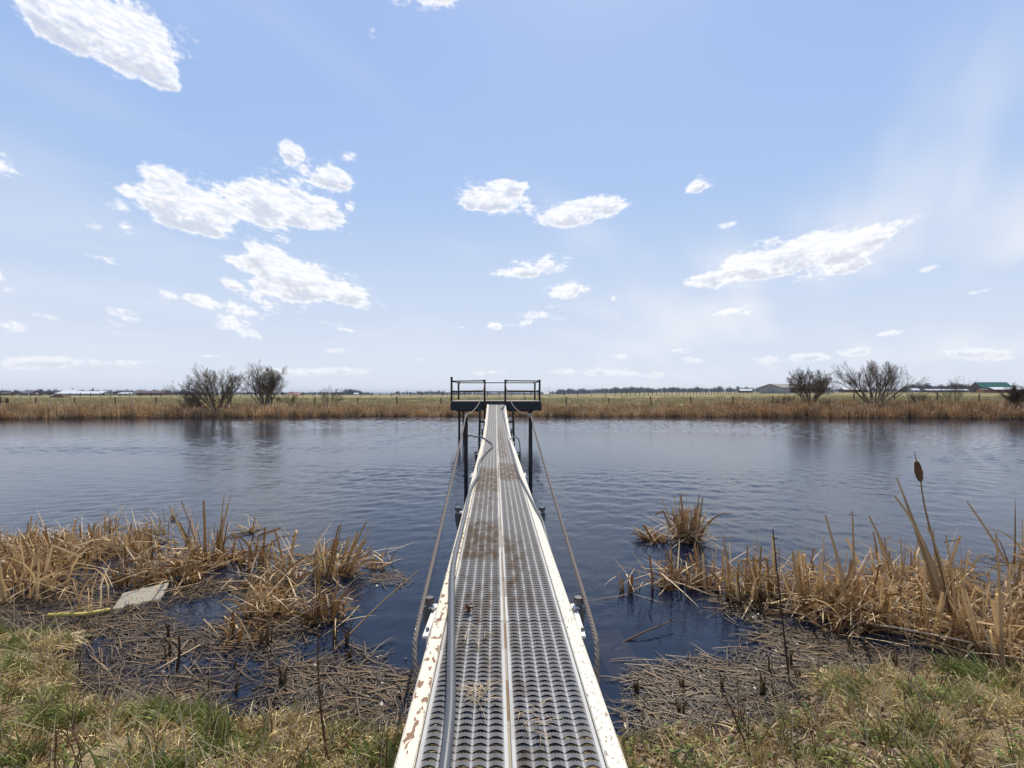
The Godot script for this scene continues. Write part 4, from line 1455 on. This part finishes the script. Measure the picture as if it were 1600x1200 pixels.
func grow(m: MB, buds: MB, p: Vector3, dir: Vector3, length: float, rad: float, depth: int, most: int, col: Color, budc: Color, up := 0.10) -> void:
	var n := 5 if depth < 2 else 3
	var pts := PackedVector3Array([p])
	var radii := PackedFloat32Array([rad])
	var d := dir.normalized()
	var bend := Vector3(rr(-1, 1), rr(-0.3, 0.6), rr(-1, 1)) * 0.10
	for k in n:
		d = (d + bend + Vector3.UP * up * (0.4 if depth == 0 else 1.0) + Vector3(rr(-1, 1), rr(-1, 1), rr(-1, 1)) * 0.11).normalized()
		p += d * length / n
		pts.append(p)
		radii.append(lerpf(rad, rad * (0.45 if depth < most else 0.25), (k + 1.0) / n))
	m.col = col * rr(0.75, 1.25)
	m.tube(pts, radii, 6 if depth == 0 else (4 if depth == 1 else 3), false)
	if depth >= most:
		for k in 4:
			var b := pts[rng.randi_range(1, n)] + Vector3(rr(-1, 1), rr(-1, 1), rr(-1, 1)) * 0.05
			var s := Vector3(rr(-1, 1), rr(-1, 1), rr(-1, 1)).normalized() * rr(0.009, 0.02)
			var o := Vector3(rr(-1, 1), rr(-0.4, 1), rr(-1, 1)).normalized() * rr(0.025, 0.055)
			buds.col = budc * rr(0.5, 1.4)
			buds.quad(b - s, b + o * 0.5 - s * 0.2, b + o, b + s)
		return
	var kids: int = [8, 6, 7, 4][depth]
	for k in kids:
		var t := lerpf(0.22 if depth else 0.24, 1.0, (k + rr(0.2, 0.9)) / kids)
		var q := minf(t * n, n - 0.001)
		var b := pts[int(q)].lerp(pts[int(q) + 1], q - int(q))
		var dd := (pts[int(q) + 1] - pts[int(q)]).normalized()
		var side := dd.cross(Vector3(rr(-1, 1), rr(-1, 1), rr(-1, 1))).normalized()
		grow(m, buds, b, dd + side * rr(0.45, 0.95), length * rr(0.36, 0.55) * (1.1 - 0.3 * t), maxf(radii[int(q)] * 0.48, 0.0042), depth + 1, most, col, budc, up)


func shrub(called: String, label: String, x: float, d: float, h: float, fans: Array, most := 3, budc := Color(0.23, 0.215, 0.10), thick := 0.05, group := "") -> void:
	var t := thing(called, label, "shrub", V(x, land(x, d) - 0.05, d), group)
	var buds := MB.new()
	for f in fans:                                           # each stem: lean sideways, lean towards the eye, share of the height
		var m := MB.new()
		var dir := Vector3(f[0], 1.0, f[1])
		grow(m, buds, Vector3(f[0] * 0.35, 0, f[1] * 0.3), dir, h * f[2] * 0.80 * sqrt(dir.length()), thick * rr(0.8, 1.2), 0, most, Color(0.17, 0.128, 0.092), budc)
		put("stem", m.mesh(), M.plain, t)
	if buds.v.size():
		put("buds", buds.mesh(), M.bud, t)


func fan(n: int, wide: float, lo := 0.8, hi := 1.05, drift := 0.0) -> Array:
	var out := []
	for k in n:
		var s := lerpf(-1.0, 1.0, (k + 0.5) / n) + rr(-0.12, 0.12)
		out.append([s * wide + drift, rr(-0.55, 0.55), rr(lo, hi) * (1.0 - 0.18 * absf(s))])
	return out


func build_shrubs() -> void:
	shrub("willow_shrub", "wide budding willow shrub on the far shore, left of its narrower neighbour", -22.6, 39.4, 3.35, [[-1.6, 0.2, 0.62], [-1.3, -0.3, 0.78], [-1.05, 0.4, 0.86], [-0.85, -0.4, 0.94], [-0.65, 0.2, 0.98], [-0.48, -0.5, 1.0], [-0.3, 0.4, 1.0], [-0.14, -0.2, 1.02], [0.0, 0.5, 1.0], [0.15, -0.4, 1.0], [0.32, 0.1, 1.0], [0.48, -0.3, 0.95], [0.62, 0.4, 0.9], [0.8, 0.0, 0.8]], 3, Color(0.44, 0.40, 0.22), 0.06)
	shrub("willow_shrub", "rounder upright willow shrub beside the platform side of the wide one", -20.9, 43.3, 3.4, fan(15, 0.52, 0.92, 1.05), 3, Color(0.42, 0.39, 0.19), 0.055)
	shrub("willow_shrub", "small fan-shaped bare willow in front of the grey metal barn", 25.7, 44.2, 3.0, fan(16, 0.95, 0.85, 1.02), 3, Color(0.26, 0.22, 0.14), 0.05)
	shrub("willow_shrub", "largest spreading bare willow on the far shore, right of the fan-shaped one", 30.0, 42.3, 3.4, [[-1.2, 0.1, 0.80], [-1.0, -0.4, 0.86], [-0.8, 0.3, 0.98], [-0.62, -0.3, 1.08], [-0.46, 0.4, 1.05], [-0.3, -0.2, 0.96], [-0.15, 0.3, 0.92], [0.0, -0.4, 0.95], [0.14, 0.2, 0.95], [0.3, -0.2, 0.95], [0.46, 0.4, 0.93], [0.62, -0.3, 0.94], [0.8, 0.2, 0.94], [1.0, -0.2, 0.92], [1.25, 0.2, 0.86]], 3, Color(0.28, 0.23, 0.15), 0.055)
	shrub("bare_bush", "small bare bush by the fence between the willows and the platform", -15.6, 44.0, 1.75, fan(9, 1.0, 0.8, 1.1), 2, Color(0.2, 0.16, 0.1), 0.022)
	shrub("bare_bush", "tall thin bare bush in front of the green-roofed barn", 35.8, 41.5, 2.4, fan(9, 0.85, 0.7, 1.05), 2, Color(0.16, 0.12, 0.08), 0.024)
	shrub("bare_bush", "low dense dark bush at the right edge of the far shore", 38.2, 38.2, 1.75, fan(15, 1.15, 0.8, 1.1), 3, Color(0.07, 0.06, 0.045), 0.035)
	shrub("bare_bush", "reddish brown bush just right of the largest willow", 33.2, 41.8, 1.3, fan(11, 1.0, 0.7, 1.1), 2, Color(0.18, 0.10, 0.06), 0.022)
	shrub("bare_bush", "small grey bush left of the fan-shaped willow", 22.6, 42.6, 1.1, fan(8, 1.0, 0.7, 1.1), 2, Color(0.17, 0.13, 0.09), 0.018)
	shrub("bare_bush", "low dark bush under the left wing of the wide willow", -24.6, 39.0, 1.5, fan(9, 0.9, 0.7, 1.1), 2, Color(0.13, 0.14, 0.07), 0.025)
	shrub("bare_bush", "low bush at the foot of the rounder willow, on its right", -19.0, 43.0, 1.3, fan(9, 1.1, 0.7, 1.1), 2, Color(0.17, 0.15, 0.08), 0.02)


# ---------------------------------------------------------------- fences, buildings and woods far off
func build_fences() -> void:
	var t := thing("wire_fence", "wire fence on dark posts just behind the far reeds", "fence")
	var xs := [-47.0, -43.5, -40.4, -37.0, -33.6, -30.2, -27.1, -23.8, -20.4, -16.7, -13.1, -9.7, -6.0, -2.4, 1.1, 4.6, 8.2, 11.8, 15.2, 18.7, 22.2, 25.7, 29.0, 32.4, 36.0, 39.5, 43.0]
	var tops := []
	for k in xs.size():
		var x: float = xs[k]
		var d := 43.4 + rr(-0.2, 0.2)
		var y := land(x, d)
		var lean := Vector3(rr(-0.05, 0.05), 1, 0) if x != 11.8 else Vector3(-0.09, 1, 0)
		if x == 15.2:
			lean = Vector3(-0.13, 1, 0)
		var m := MB.new()
		var h := rr(0.75, 0.95)
		m.tube(path([V(x, y - 0.1, d), V(x, y - 0.1, d) + lean * (h + 0.1)]), PackedFloat32Array([0.055, 0.05]), 7)
		put("post", m.mesh(), M.post_wood, t)
		tops.append(V(x, y, d))
	for hh in [0.45, 0.8]:
		var m := MB.new()
		var p := PackedVector3Array()
		for q in tops:
			p.append(q + Vector3(0, hh, 0.08))
		m.tube(p, same(0.004, p.size()), 3, false)
		put("wire", m.mesh(), M.steel, t)
	# the rail end at far left
	var rt := thing("rail_fence", "end of a dark timber rail fence at the left edge of the view", "fence")
	var m2 := MB.new()
	m2.tube(path([V(-41.9, land(-41.9, 42.5), 42.5), V(-41.9, land(-41.9, 42.5) + 0.75, 42.5)]), same(0.10, 2), 8)
	put("post", m2.mesh(), M.post_wood, rt)
	for q in [0.42, 0.2]:
		m2 = MB.new()
		m2.tube(path([V(-46.5, land(-46.0, 42.5) + q, 42.5), V(-41.9, land(-41.9, 42.5) + q + 0.04, 42.5)]), same(0.06, 2), 6)
		put("rail", m2.mesh(), M.post_wood, rt)
	var line := func(label: String, a: Vector2, b: Vector2, n: int) -> void:
		var f := thing("wire_fence", label, "fence")
		var ends := PackedVector3Array()
		for k in n:
			var x := lerpf(a.x, b.x, float(k) / (n - 1)) + rr(-0.25, 0.25)
			var d := lerpf(a.y, b.y, float(k) / (n - 1))
			var y := land(x, d)
			var m := MB.new()
			m.tube(path([V(x, y - 0.1, d), V(x + rr(-0.05, 0.05), y + rr(1.1, 1.3), d)]), same(0.065, 2), 5)
			put("post", m.mesh(), M.post_wood, f)
			ends.append(V(x, y + 1.0, d))
		var m := MB.new()
		m.tube(ends, same(0.006, n), 3, false)
		put("wire", m.mesh(), M.steel, f)
	line.call("distant fence across the left field before the white barn", Vector2(-140, 128), Vector2(-46, 125), 38)
	line.call("distant fence slanting away across the right field", Vector2(24, 118), Vector2(112, 205), 62)
	line.call("far thin fence across the middle of the field", Vector2(-44, 150), Vector2(22, 120), 22)


func gable(called: String, label: String, category: String, at: Vector3, yaw: float, length: float, width: float, wall_h: float, roof_h: float, wall: Material, roof: Material, openings: Array, eave := 0.35) -> Node3D:
	var t := thing(called, label, category, at)
	t.rotation.y = yaw
	var hl := length / 2.0
	var hw := width / 2.0
	var m := MB.new()
	var lo := -1.5
	m.quad(Vector3(-hl, lo, hw), Vector3(hl, lo, hw), Vector3(hl, wall_h, hw), Vector3(-hl, wall_h, hw))
	m.quad(Vector3(hl, lo, -hw), Vector3(-hl, lo, -hw), Vector3(-hl, wall_h, -hw), Vector3(hl, wall_h, -hw))
	for s in [-1, 1]:
		var a := Vector3(s * hl, lo, s * hw)
		var b := Vector3(s * hl, lo, -s * hw)
		var e := Vector3(s * hl, wall_h, -s * hw)
		var f := Vector3(s * hl, wall_h, s * hw)
		m.quad(a, b, e, f)
		m.face(f, e, Vector3(s * hl, wall_h + roof_h, 0))
	put("wall", m.mesh(), wall, t)
	m = MB.new()
	var k := (hw + eave) / hw
	for s in [-1, 1]:
		var ridge := Vector3(0, wall_h + roof_h + 0.12, 0)
		var foot := Vector3(0, wall_h + roof_h - roof_h * k + 0.12, s * hw * k)
		var th := Vector3(0, -0.12, 0)
		var l := Vector3(-hl - eave, 0, 0)
		var r := Vector3(hl + eave, 0, 0)
		if s > 0:
			m.quad(foot + l, foot + r, ridge + r, ridge + l)
			m.quad(foot + l + th, foot + r + th, foot + r, foot + l)
		else:
			m.quad(foot + r, foot + l, ridge + l, ridge + r)
			m.quad(foot + r + th, foot + l + th, foot + l, foot + r)
		for e in [l, r]:
			m.quad(foot + e + th, ridge + e + th, ridge + e, foot + e)
	put("roof", m.mesh(), roof, t)
	for o in openings:                                       # name, along, bottom, wide, high, material, on the end wall or not
		m = MB.new()
		if o.size() > 6 and o[6] != 0:
			m.box(Vector3(o[6] * (hl + 0.02), o[2] + o[4] / 2.0, o[1]), Vector3(0.08, o[4], o[3]))
		else:
			m.box(Vector3(o[1], o[2] + o[4] / 2.0, hw + 0.02), Vector3(o[3], o[4], 0.08))
		put(o[0], m.mesh(), o[5], t)
	return t


func build_farms() -> void:
	var at := func(px: float, y: float, d: float) -> Vector3:
		return V(px * d, y, d)
	var ys := func(px: float, d: float) -> float:
		return land(px * d, d)
	var win := []
	for k in 9:
		win.append(["window", -18.0 + k * 4.2, 0.7, 1.5, 0.6, M.glass_dark])
	gable("barn", "long low barn with bright white roof in the left distance", "barn", at.call(-0.835, ys.call(-0.835, 400.0), 400.0), -0.10, 38.5, 11.0, 1.6, 1.7, M.wall_grey, M.roof_white, win + [["door", 3.5, 0.0, 2.4, 1.9, M.door_dark, 1]])
	gable("shed", "white roofed shed peeping over the long white barn", "shed", at.call(-0.862, ys.call(-0.86, 440.0), 440.0), 0.5, 9.0, 8.0, 3.0, 2.2, M.wall_white, M.roof_white, [["door", 0.0, 0.0, 2.5, 2.4, M.door_dark]])
	gable("farmhouse", "grey roofed house with pale gable left of the white barn", "house", at.call(-0.938, ys.call(-0.938, 390.0), 390.0), -0.25, 11.0, 8.0, 1.9, 2.1, M.wall_brown, M.roof_grey, [["window", -3.0, 0.8, 1.2, 0.9, M.glass_dark], ["window", 1.0, 0.8, 1.2, 0.9, M.glass_dark], ["door", 3.5, 0.0, 1.0, 1.8, M.wall_white], ["window", 0.0, 1.0, 1.4, 1.2, M.wall_white, 1]])
	gable("shed", "low dark shed left of the grey roofed house", "shed", at.call(-0.985, ys.call(-0.985, 395.0), 395.0), 0.0, 7.0, 5.0, 1.6, 1.0, M.wall_brown, M.roof_brown, [["door", 0.0, 0.0, 1.8, 1.5, M.door_dark]])
	gable("shed", "long dark red shed right of the white barn", "shed", at.call(-0.705, ys.call(-0.705, 430.0), 430.0), 0.0, 26.0, 8.0, 2.2, 1.6, M.wall_red, M.roof_brown, [["door", -6.0, 0.0, 3.0, 2.0, M.door_dark], ["door", 6.0, 0.0, 3.0, 2.0, M.door_dark]])
	gable("shed", "small pale roofed shed between the white barn and the red shed", "shed", at.call(-0.752, ys.call(-0.752, 410.0), 410.0), 0.0, 10.0, 6.0, 1.5, 1.1, M.wall_grey, M.roof_pale, [["door", 1.0, 0.0, 1.5, 1.4, M.door_dark]])
	gable("shed", "orange red roofed shed right of the left-hand willows", "shed", at.call(-0.424, ys.call(-0.424, 520.0) - 1.4, 520.0), 0.0, 12.5, 7.0, 1.8, 2.0, M.wall_red, M.roof_orange, [["door", 2.0, 0.0, 2.0, 1.7, M.door_dark]])
	gable("shed", "tiny white shed on the skyline left of the platform", "shed", at.call(-0.304, ys.call(-0.304, 700.0) + 0.2, 700.0), 0.0, 5.5, 4.5, 1.8, 1.2, M.wall_white, M.roof_white, [["door", 0.0, 0.0, 1.2, 1.6, M.door_dark]])
	gable("shed", "white shed on the skyline just right of the platform", "shed", at.call(0.067, ys.call(0.067, 800.0) + 0.4, 800.0), 0.0, 8.0, 5.0, 1.9, 1.0, M.wall_white, M.roof_white, [["door", 1.0, 0.0, 1.5, 1.7, M.door_dark]])
	var open := []
	for k in 5:
		open.append(["doorway", -10.0 + k * 5.0, 0.1, 3.6, 1.9, M.door_dark])
	gable("barn", "grey metal barn with open bays behind the fan-shaped willow", "barn", at.call(0.553, ys.call(0.553, 250.0) + 0.35, 250.0), 0.42, 34.0, 12.5, 2.3, 1.7, M.wall_metal, M.roof_metal, open + [["door", 0.0, 0.0, 3.4, 2.2, M.wall_grey, -1]], 0.5)
	gable("shed", "pale roofed shed left of the grey metal barn", "shed", at.call(0.455, ys.call(0.455, 520.0) + 0.5, 520.0), 0.0, 12.0, 7.0, 1.6, 1.7, M.wall_brown, M.roof_pale, [["door", 2.0, 0.0, 2.0, 1.5, M.door_dark]])
	gable("shed", "white roofed open shed between the two right-hand willows", "shed", at.call(0.665, ys.call(0.665, 380.0) + 0.3, 380.0), 0.0, 17.0, 7.0, 1.8, 0.9, M.wall_brown, M.roof_white, [["door", 2.0, 0.0, 3.0, 1.6, M.door_dark]])
	gable("barn", "dark barn with a long green roof near the right edge", "barn", at.call(0.935, ys.call(0.935, 300.0) + 0.5, 300.0), 0.0, 18.0, 7.5, 2.6, 2.9, M.wall_brown, M.roof_green, [["door", 0.0, 0.0, 2.4, 2.4, M.door_dark, -1], ["window", -4.0, 1.0, 1.0, 0.8, M.glass_dark], ["window", 3.0, 1.0, 1.0, 0.8, M.glass_dark]])
	gable("shed", "low annex with white roof in front of the green-roofed barn", "shed", at.call(0.975, ys.call(0.975, 278.0) + 0.4, 278.0), 0.0, 24.0, 6.0, 1.5, 1.1, M.wall_red, M.roof_white, [["door", -5.0, 0.0, 2.0, 1.4, M.door_dark], ["door", 4.0, 0.0, 2.0, 1.4, M.door_dark]])
	gable("hut", "small orange hut at the foot of the green-roofed barn", "hut", at.call(0.918, ys.call(0.918, 270.0) + 0.3, 270.0), 0.0, 3.2, 3.0, 1.3, 0.6, M.wall_orange, M.roof_brown, [["door", 0.5, 0.0, 0.9, 1.1, M.door_dark]])
	gable("shed", "long low shed with pale roof left of the green-roofed barn", "shed", at.call(0.845, ys.call(0.845, 420.0) + 0.3, 420.0), 0.0, 34.0, 6.0, 1.5, 0.9, M.wall_brown, M.roof_pale, [["door", -8.0, 0.0, 3.0, 1.3, M.door_dark], ["door", 6.0, 0.0, 3.0, 1.3, M.door_dark]])
	gable("shed", "tiny white roofed shed beyond the largest willow", "shed", at.call(0.785, ys.call(0.785, 430.0) + 0.4, 430.0), 0.0, 6.0, 5.0, 1.6, 1.4, M.wall_grey, M.roof_white, [["door", 0.5, 0.0, 1.2, 1.3, M.door_dark]])
	# a heap of earth in the left field
	var hm := MB.new()
	for k in 10:
		var a := TAU * k / 10.0
		var b := TAU * (k + 1) / 10.0
		var r0 := 1.0 + 0.3 * sin(k * 2.1)
		var r1 := 1.0 + 0.3 * sin(((k + 1) % 10) * 2.1)
		hm.col = Color(0.10, 0.06, 0.035) * rr(0.8, 1.2)
		var p := Vector3(cos(a) * 2.4 * r0, -0.1, -sin(a) * 1.6 * r0)
		var q := Vector3(cos(b) * 2.4 * r1, -0.1, -sin(b) * 1.6 * r1)
		var p2 := p * 0.45 + Vector3(0.3, 0.62, 0)
		var q2 := q * 0.45 + Vector3(0.3, 0.62, 0)
		hm.quad(p, q, q2, p2)
		hm.face(p2, q2, Vector3(0.4, 0.85, 0))
	var heap := put("earth_mound", hm.mesh(), M.plain)
	heap.position = V(-0.885 * 118.0, land(-0.885 * 118.0, 118.0), 118.0)
	tag(heap, "small dark brown heap of earth in the left field", "mound")
	var mast := MB.new()
	mast.tube(path([V(0.072 * 1500.0, 0, 1500.0), V(0.072 * 1500.0, 22.0, 1500.0)]), PackedFloat32Array([0.35, 0.2]), 4)
	tag(put("radio_mast", mast.mesh(), M.steel), "thin radio mast on the skyline right of the platform", "mast")


func build_woods() -> void:
	var kinds := []
	for v in 3:
		var m := MB.new()
		m.col = Color(0.05, 0.042, 0.036)
		m.tube(path([Vector3(0, -1, 0), Vector3(0, 5, 0), Vector3(0, 8, 0)]), PackedFloat32Array([0.3, 0.2, 0.08]), 4, false)
		for k in 150:
			var p := Vector3(rr(-1, 1), rr(-1, 1), rr(-1, 1))
			if p.length() > 1.0:
				continue
			p = Vector3(p.x * 2.8, 5.2 + p.y * 4.3, p.z * 2.8)
			var s := Vector3(rr(-1, 1), rr(-1, 1), rr(-1, 1)).normalized() * rr(0.35, 0.8)
			var o := Vector3(rr(-1, 1), rr(-0.5, 1), rr(-1, 1)).normalized() * rr(0.5, 1.1)
			m.col = Color(0.075, 0.068, 0.055) * rr(0.6, 1.3)
			m.quad(p - s, p + o * 0.5 - s * 0.3, p + o, p + s)
		kinds.append(m.mesh())
	# belts of trees: from and to (sideways per metre ahead), distance, height, how many
	var belts := [[-1.25, -0.63, 900.0, 0.9, 700], [-1.1, -0.60, 620.0, 0.45, 260], [-0.66, -0.44, 1100.0, 0.75, 220], [-0.45, -0.27, 1300.0, 0.75, 300], [-0.335, -0.295, 1250.0, 1.5, 70], [-0.30, -0.16, 1700.0, 0.5, 160], [-0.235, -0.10, 1300.0, 1.0, 170], [-0.12, 0.10, 1700.0, 1.0, 330], [0.085, 0.28, 1500.0, 1.55, 520], [0.27, 0.52, 1500.0, 1.45, 520], [0.5, 0.80, 1400.0, 1.0, 420], [0.76, 0.92, 900.0, 1.35, 330], [0.9, 1.3, 900.0, 1.0, 420]]
	for v in 3:
		var places := []
		var tints := []
		for b in belts:
			for k in int(b[4] / 3.0):
				var t := rr(b[0], b[1])
				var d: float = b[2] * rr(0.96, 1.08)
				var s: float = b[3] * rr(0.55, 1.15) * (1.0 + 0.5 * noise.get_noise_1d(t * 140.0 + b[2]))
				var edge := smoothstep(0.0, 0.012, t - b[0]) * smoothstep(0.0, 0.012, b[1] - t)
				places.append(Transform3D(Basis(Vector3.UP, rr(0, TAU)).scaled(Vector3(s * 1.25, s * (0.5 + 0.5 * edge), s * 1.25)), V(t * d, land(t * d, d), d)))
				tints.append(Color(1, 1, 1) * rr(0.7, 1.3))
		tag(scatter("treeline", kinds[v], M.plain, places, tints), ["dark bare woods along the skyline", "low bushy woods along the skyline", "mixed bare trees along the skyline"][v], "woods")
	# lone spruces that stand above the left skyline
	for q in [[-0.919, 560.0, 6.5, "dark spruce right of the grey roofed house"], [-0.818, 620.0, 10.0, "tallest pointed spruce rising behind the long white barn"], [-0.75, 600.0, 7.6, "twin-topped spruce right of the white barn"], [-0.673, 640.0, 7.4, "left spruce of the pair beyond the red shed"], [-0.668, 620.0, 6.0, "right spruce of the pair beyond the red shed"], [-0.697, 640.0, 6.0, "small spruce above the middle of the red shed"], [-0.996, 560.0, 6.8, "dark spruce at the left edge of the skyline"]]:
		var t := thing("spruce_tree", q[3], "tree", V(q[0] * q[1], land(q[0] * q[1], q[1]), q[1]))
		var m := MB.new()
		var h: float = q[2]
		m.col = Color(0.03, 0.042, 0.025)
		for k in 9:
			var y := h * (0.10 + 0.1 * k)
			var r := h * 0.24 * (1.0 - k / 9.5)
			for s in 9:
				var a := TAU * s / 9.0 + k
				var w := 0.55
				var reach := r * rr(0.75, 1.15)
				m.face(Vector3(0, y + h * 0.16, 0), Vector3(cos(a - w) * reach * 0.6, y, sin(a - w) * reach * 0.6), Vector3(cos(a) * reach, y - h * 0.03, sin(a) * reach))
				m.face(Vector3(0, y + h * 0.16, 0), Vector3(cos(a) * reach, y - h * 0.03, sin(a) * reach), Vector3(cos(a + w) * reach * 0.6, y, sin(a + w) * reach * 0.6))
		put("crown", m.mesh(), M.plain, t)
		m = MB.new()
		m.col = Color(0.06, 0.045, 0.035)
		m.tube(path([Vector3(0, -0.5, 0), Vector3(0, h * 0.6, 0)]), PackedFloat32Array([0.16, 0.06]), 5)
		put("trunk", m.mesh(), M.plain, t)


func materials() -> void:
	mat("plain", Color(1, 1, 1), 0.85)
	mat("zinc", Color(1, 1, 1), 0.7, 0.0, 0.35)
	mat("zinc_plain", Color(0.42, 0.42, 0.42), 0.45, 0.6, 0.5)
	mat("steel", Color(0.22, 0.21, 0.20), 0.5, 0.5)
	mat("white_plain", Color(0.72, 0.71, 0.68), 0.5)
	mat("dark_grey", Color(0.09, 0.09, 0.09), 0.45)
	mat("black", Color(0.018, 0.017, 0.018), 0.5)
	mat("black_blue", Color(0.018, 0.021, 0.027), 0.5)
	mat("brown_black", Color(0.030, 0.024, 0.019), 0.6)
	mat("deck_wood", Color(0.40, 0.34, 0.26), 0.85)
	mat("rope", Color(0.175, 0.142, 0.12), 0.8)
	mat("hose", Color(0.075, 0.082, 0.095), 0.38, 0.0, 0.5)
	mat("yellow", Color(0.48, 0.39, 0.10), 0.6)
	mat("sunk", Color(0.30, 0.19, 0.10), 0.8)
	mat("post_wood", Color(0.075, 0.06, 0.05), 0.9)
	mat("straw_stem", Color(0.62, 0.50, 0.33), 0.6)
	mat("brown_stem", Color(0.24, 0.15, 0.075), 0.7)
	mat("cattail_brown", Color(0.13, 0.07, 0.035), 0.95)
	mat("wet", Color(1, 1, 1), 0.40, 0.0, 0.4)
	var r := mat("reed", Color(1, 1, 1), 0.6)
	r.backlight_enabled = true
	r.backlight = Color(0.65, 0.65, 0.65)
	var g := mat("grass", Color(1, 1, 1), 0.6)
	g.backlight_enabled = true
	g.backlight = Color(0.55, 0.55, 0.55)
	var bd := mat("bud", Color(1, 1, 1), 0.8)
	bd.backlight_enabled = true
	bd.backlight = Color(0.5, 0.5, 0.5)
	mat("wall_grey", Color(0.26, 0.28, 0.26), 0.8)
	mat("wall_white", Color(0.7, 0.68, 0.66), 0.8)
	mat("wall_brown", Color(0.12, 0.085, 0.075), 0.85)
	mat("wall_red", Color(0.15, 0.07, 0.06), 0.85)
	mat("wall_metal", Color(0.33, 0.32, 0.31), 0.6)
	mat("wall_orange", Color(0.42, 0.2, 0.1), 0.8)
	mat("roof_white", Color(0.62, 0.63, 0.65), 0.6)
	mat("roof_pale", Color(0.5, 0.52, 0.56), 0.6)
	mat("roof_grey", Color(0.13, 0.13, 0.15), 0.8)
	mat("roof_brown", Color(0.11, 0.085, 0.08), 0.85)
	mat("roof_metal", Color(0.20, 0.195, 0.185), 0.7)
	mat("roof_orange", Color(0.36, 0.17, 0.13), 0.8)
	mat("roof_green", Color(0.012, 0.12, 0.085), 0.6)
	mat("door_dark", Color(0.05, 0.045, 0.045), 0.8)
	mat("glass_dark", Color(0.05, 0.06, 0.08), 0.1)
	spotted("white_left", Color(0.70, 0.67, 0.59), Color(0.19, 0.095, 0.05), 0.68, 4, 0.02)
	spotted("white_right", Color(0.70, 0.67, 0.60), Color(0.17, 0.14, 0.11), 0.70, 9, 0.05)
	var b := spotted("board", Color(0.37, 0.36, 0.30), Color(0.30, 0.17, 0.09), 0.66, 14, 0.015)
	b.uv1_scale = Vector3(1.6, 2.4, 1)


func _ready() -> void:
	rng.seed = 4711
	noise.seed = 3
	noise.frequency = 1.0
	noise.fractal_octaves = 3
	fine.seed = 17
	fine.frequency = 1.0
	fine.fractal_octaves = 2
	# camera: level, with the lens shifted a little so that the skyline sits just below the middle
	var cam := Camera3D.new()
	cam.name = "camera"
	cam.projection = Camera3D.PROJECTION_FRUSTUM
	cam.near = 0.05
	cam.far = 9000.0
	cam.size = 0.05 * 1.5
	cam.frustum_offset = Vector2(0, 0.05 * 13.0 / 800.0)
	cam.position = Vector3(0, EYE, 0)
	add_child(cam)
	cam.current = true
	# sun: ahead and a little to the right, high
	var az := deg_to_rad(9.0)
	var el := deg_to_rad(50.0)
	var to_sun := Vector3(sin(az) * cos(el), sin(el), -cos(az) * cos(el))
	var sun := DirectionalLight3D.new()
	sun.name = "sun"
	sun.light_energy = 1.55
	sun.light_color = Color(1.0, 0.955, 0.88)
	sun.light_angular_distance = 0.5
	sun.shadow_enabled = true
	add_child(sun)
	sun.look_at_from_position(Vector3.ZERO, -to_sun, Vector3.UP)
	var env := Environment.new()
	env.background_mode = Environment.BG_SKY
	env.sky = Sky.new()
	env.sky.sky_material = make_sky(to_sun)
	env.tonemap_mode = Environment.TONE_MAPPER_LINEAR
	env.tonemap_exposure = 1.0
	env.sdfgi_enabled = true
	env.ssao_enabled = true
	env.ssil_enabled = true
	var we := WorldEnvironment.new()
	we.name = "environment"
	we.environment = env
	add_child(we)

	env.fog_enabled = true
	env.fog_density = 0.00012
	env.fog_light_color = Color(0.85, 0.89, 0.96)
	materials()
	var soil := mat("soil", Color(1, 1, 1), 0.95, 0.0, 0.25)
	var xs := axis(-6.0, 6.0, 0.1, -5500.0, 5500.0, 1.15)
	var near_d := axis(0.3, 5.5, 0.09, -60.0, 30.0, 1.15)
	var ds := PackedFloat32Array()
	for d in near_d:
		if d < 30.0:
			ds.append(d)
	var d2 := 30.5
	while d2 < 52.0:
		ds.append(d2)
		d2 += 0.5
	var st := 0.6
	while d2 < 6500.0:
		ds.append(d2)
		st *= 1.1
		d2 += st
	var land_mesh := sheet(xs, ds, land, ground_color)
	var gnd := put("ground", land_mesh, soil)
	gnd.set_meta("kind", "structure")
	build_water()
	build_walkway()
	build_platform()
	build_fences()
	build_farms()
	build_woods()
	build_shrubs()
	far_reeds()
	build_reeds()
	build_bank()
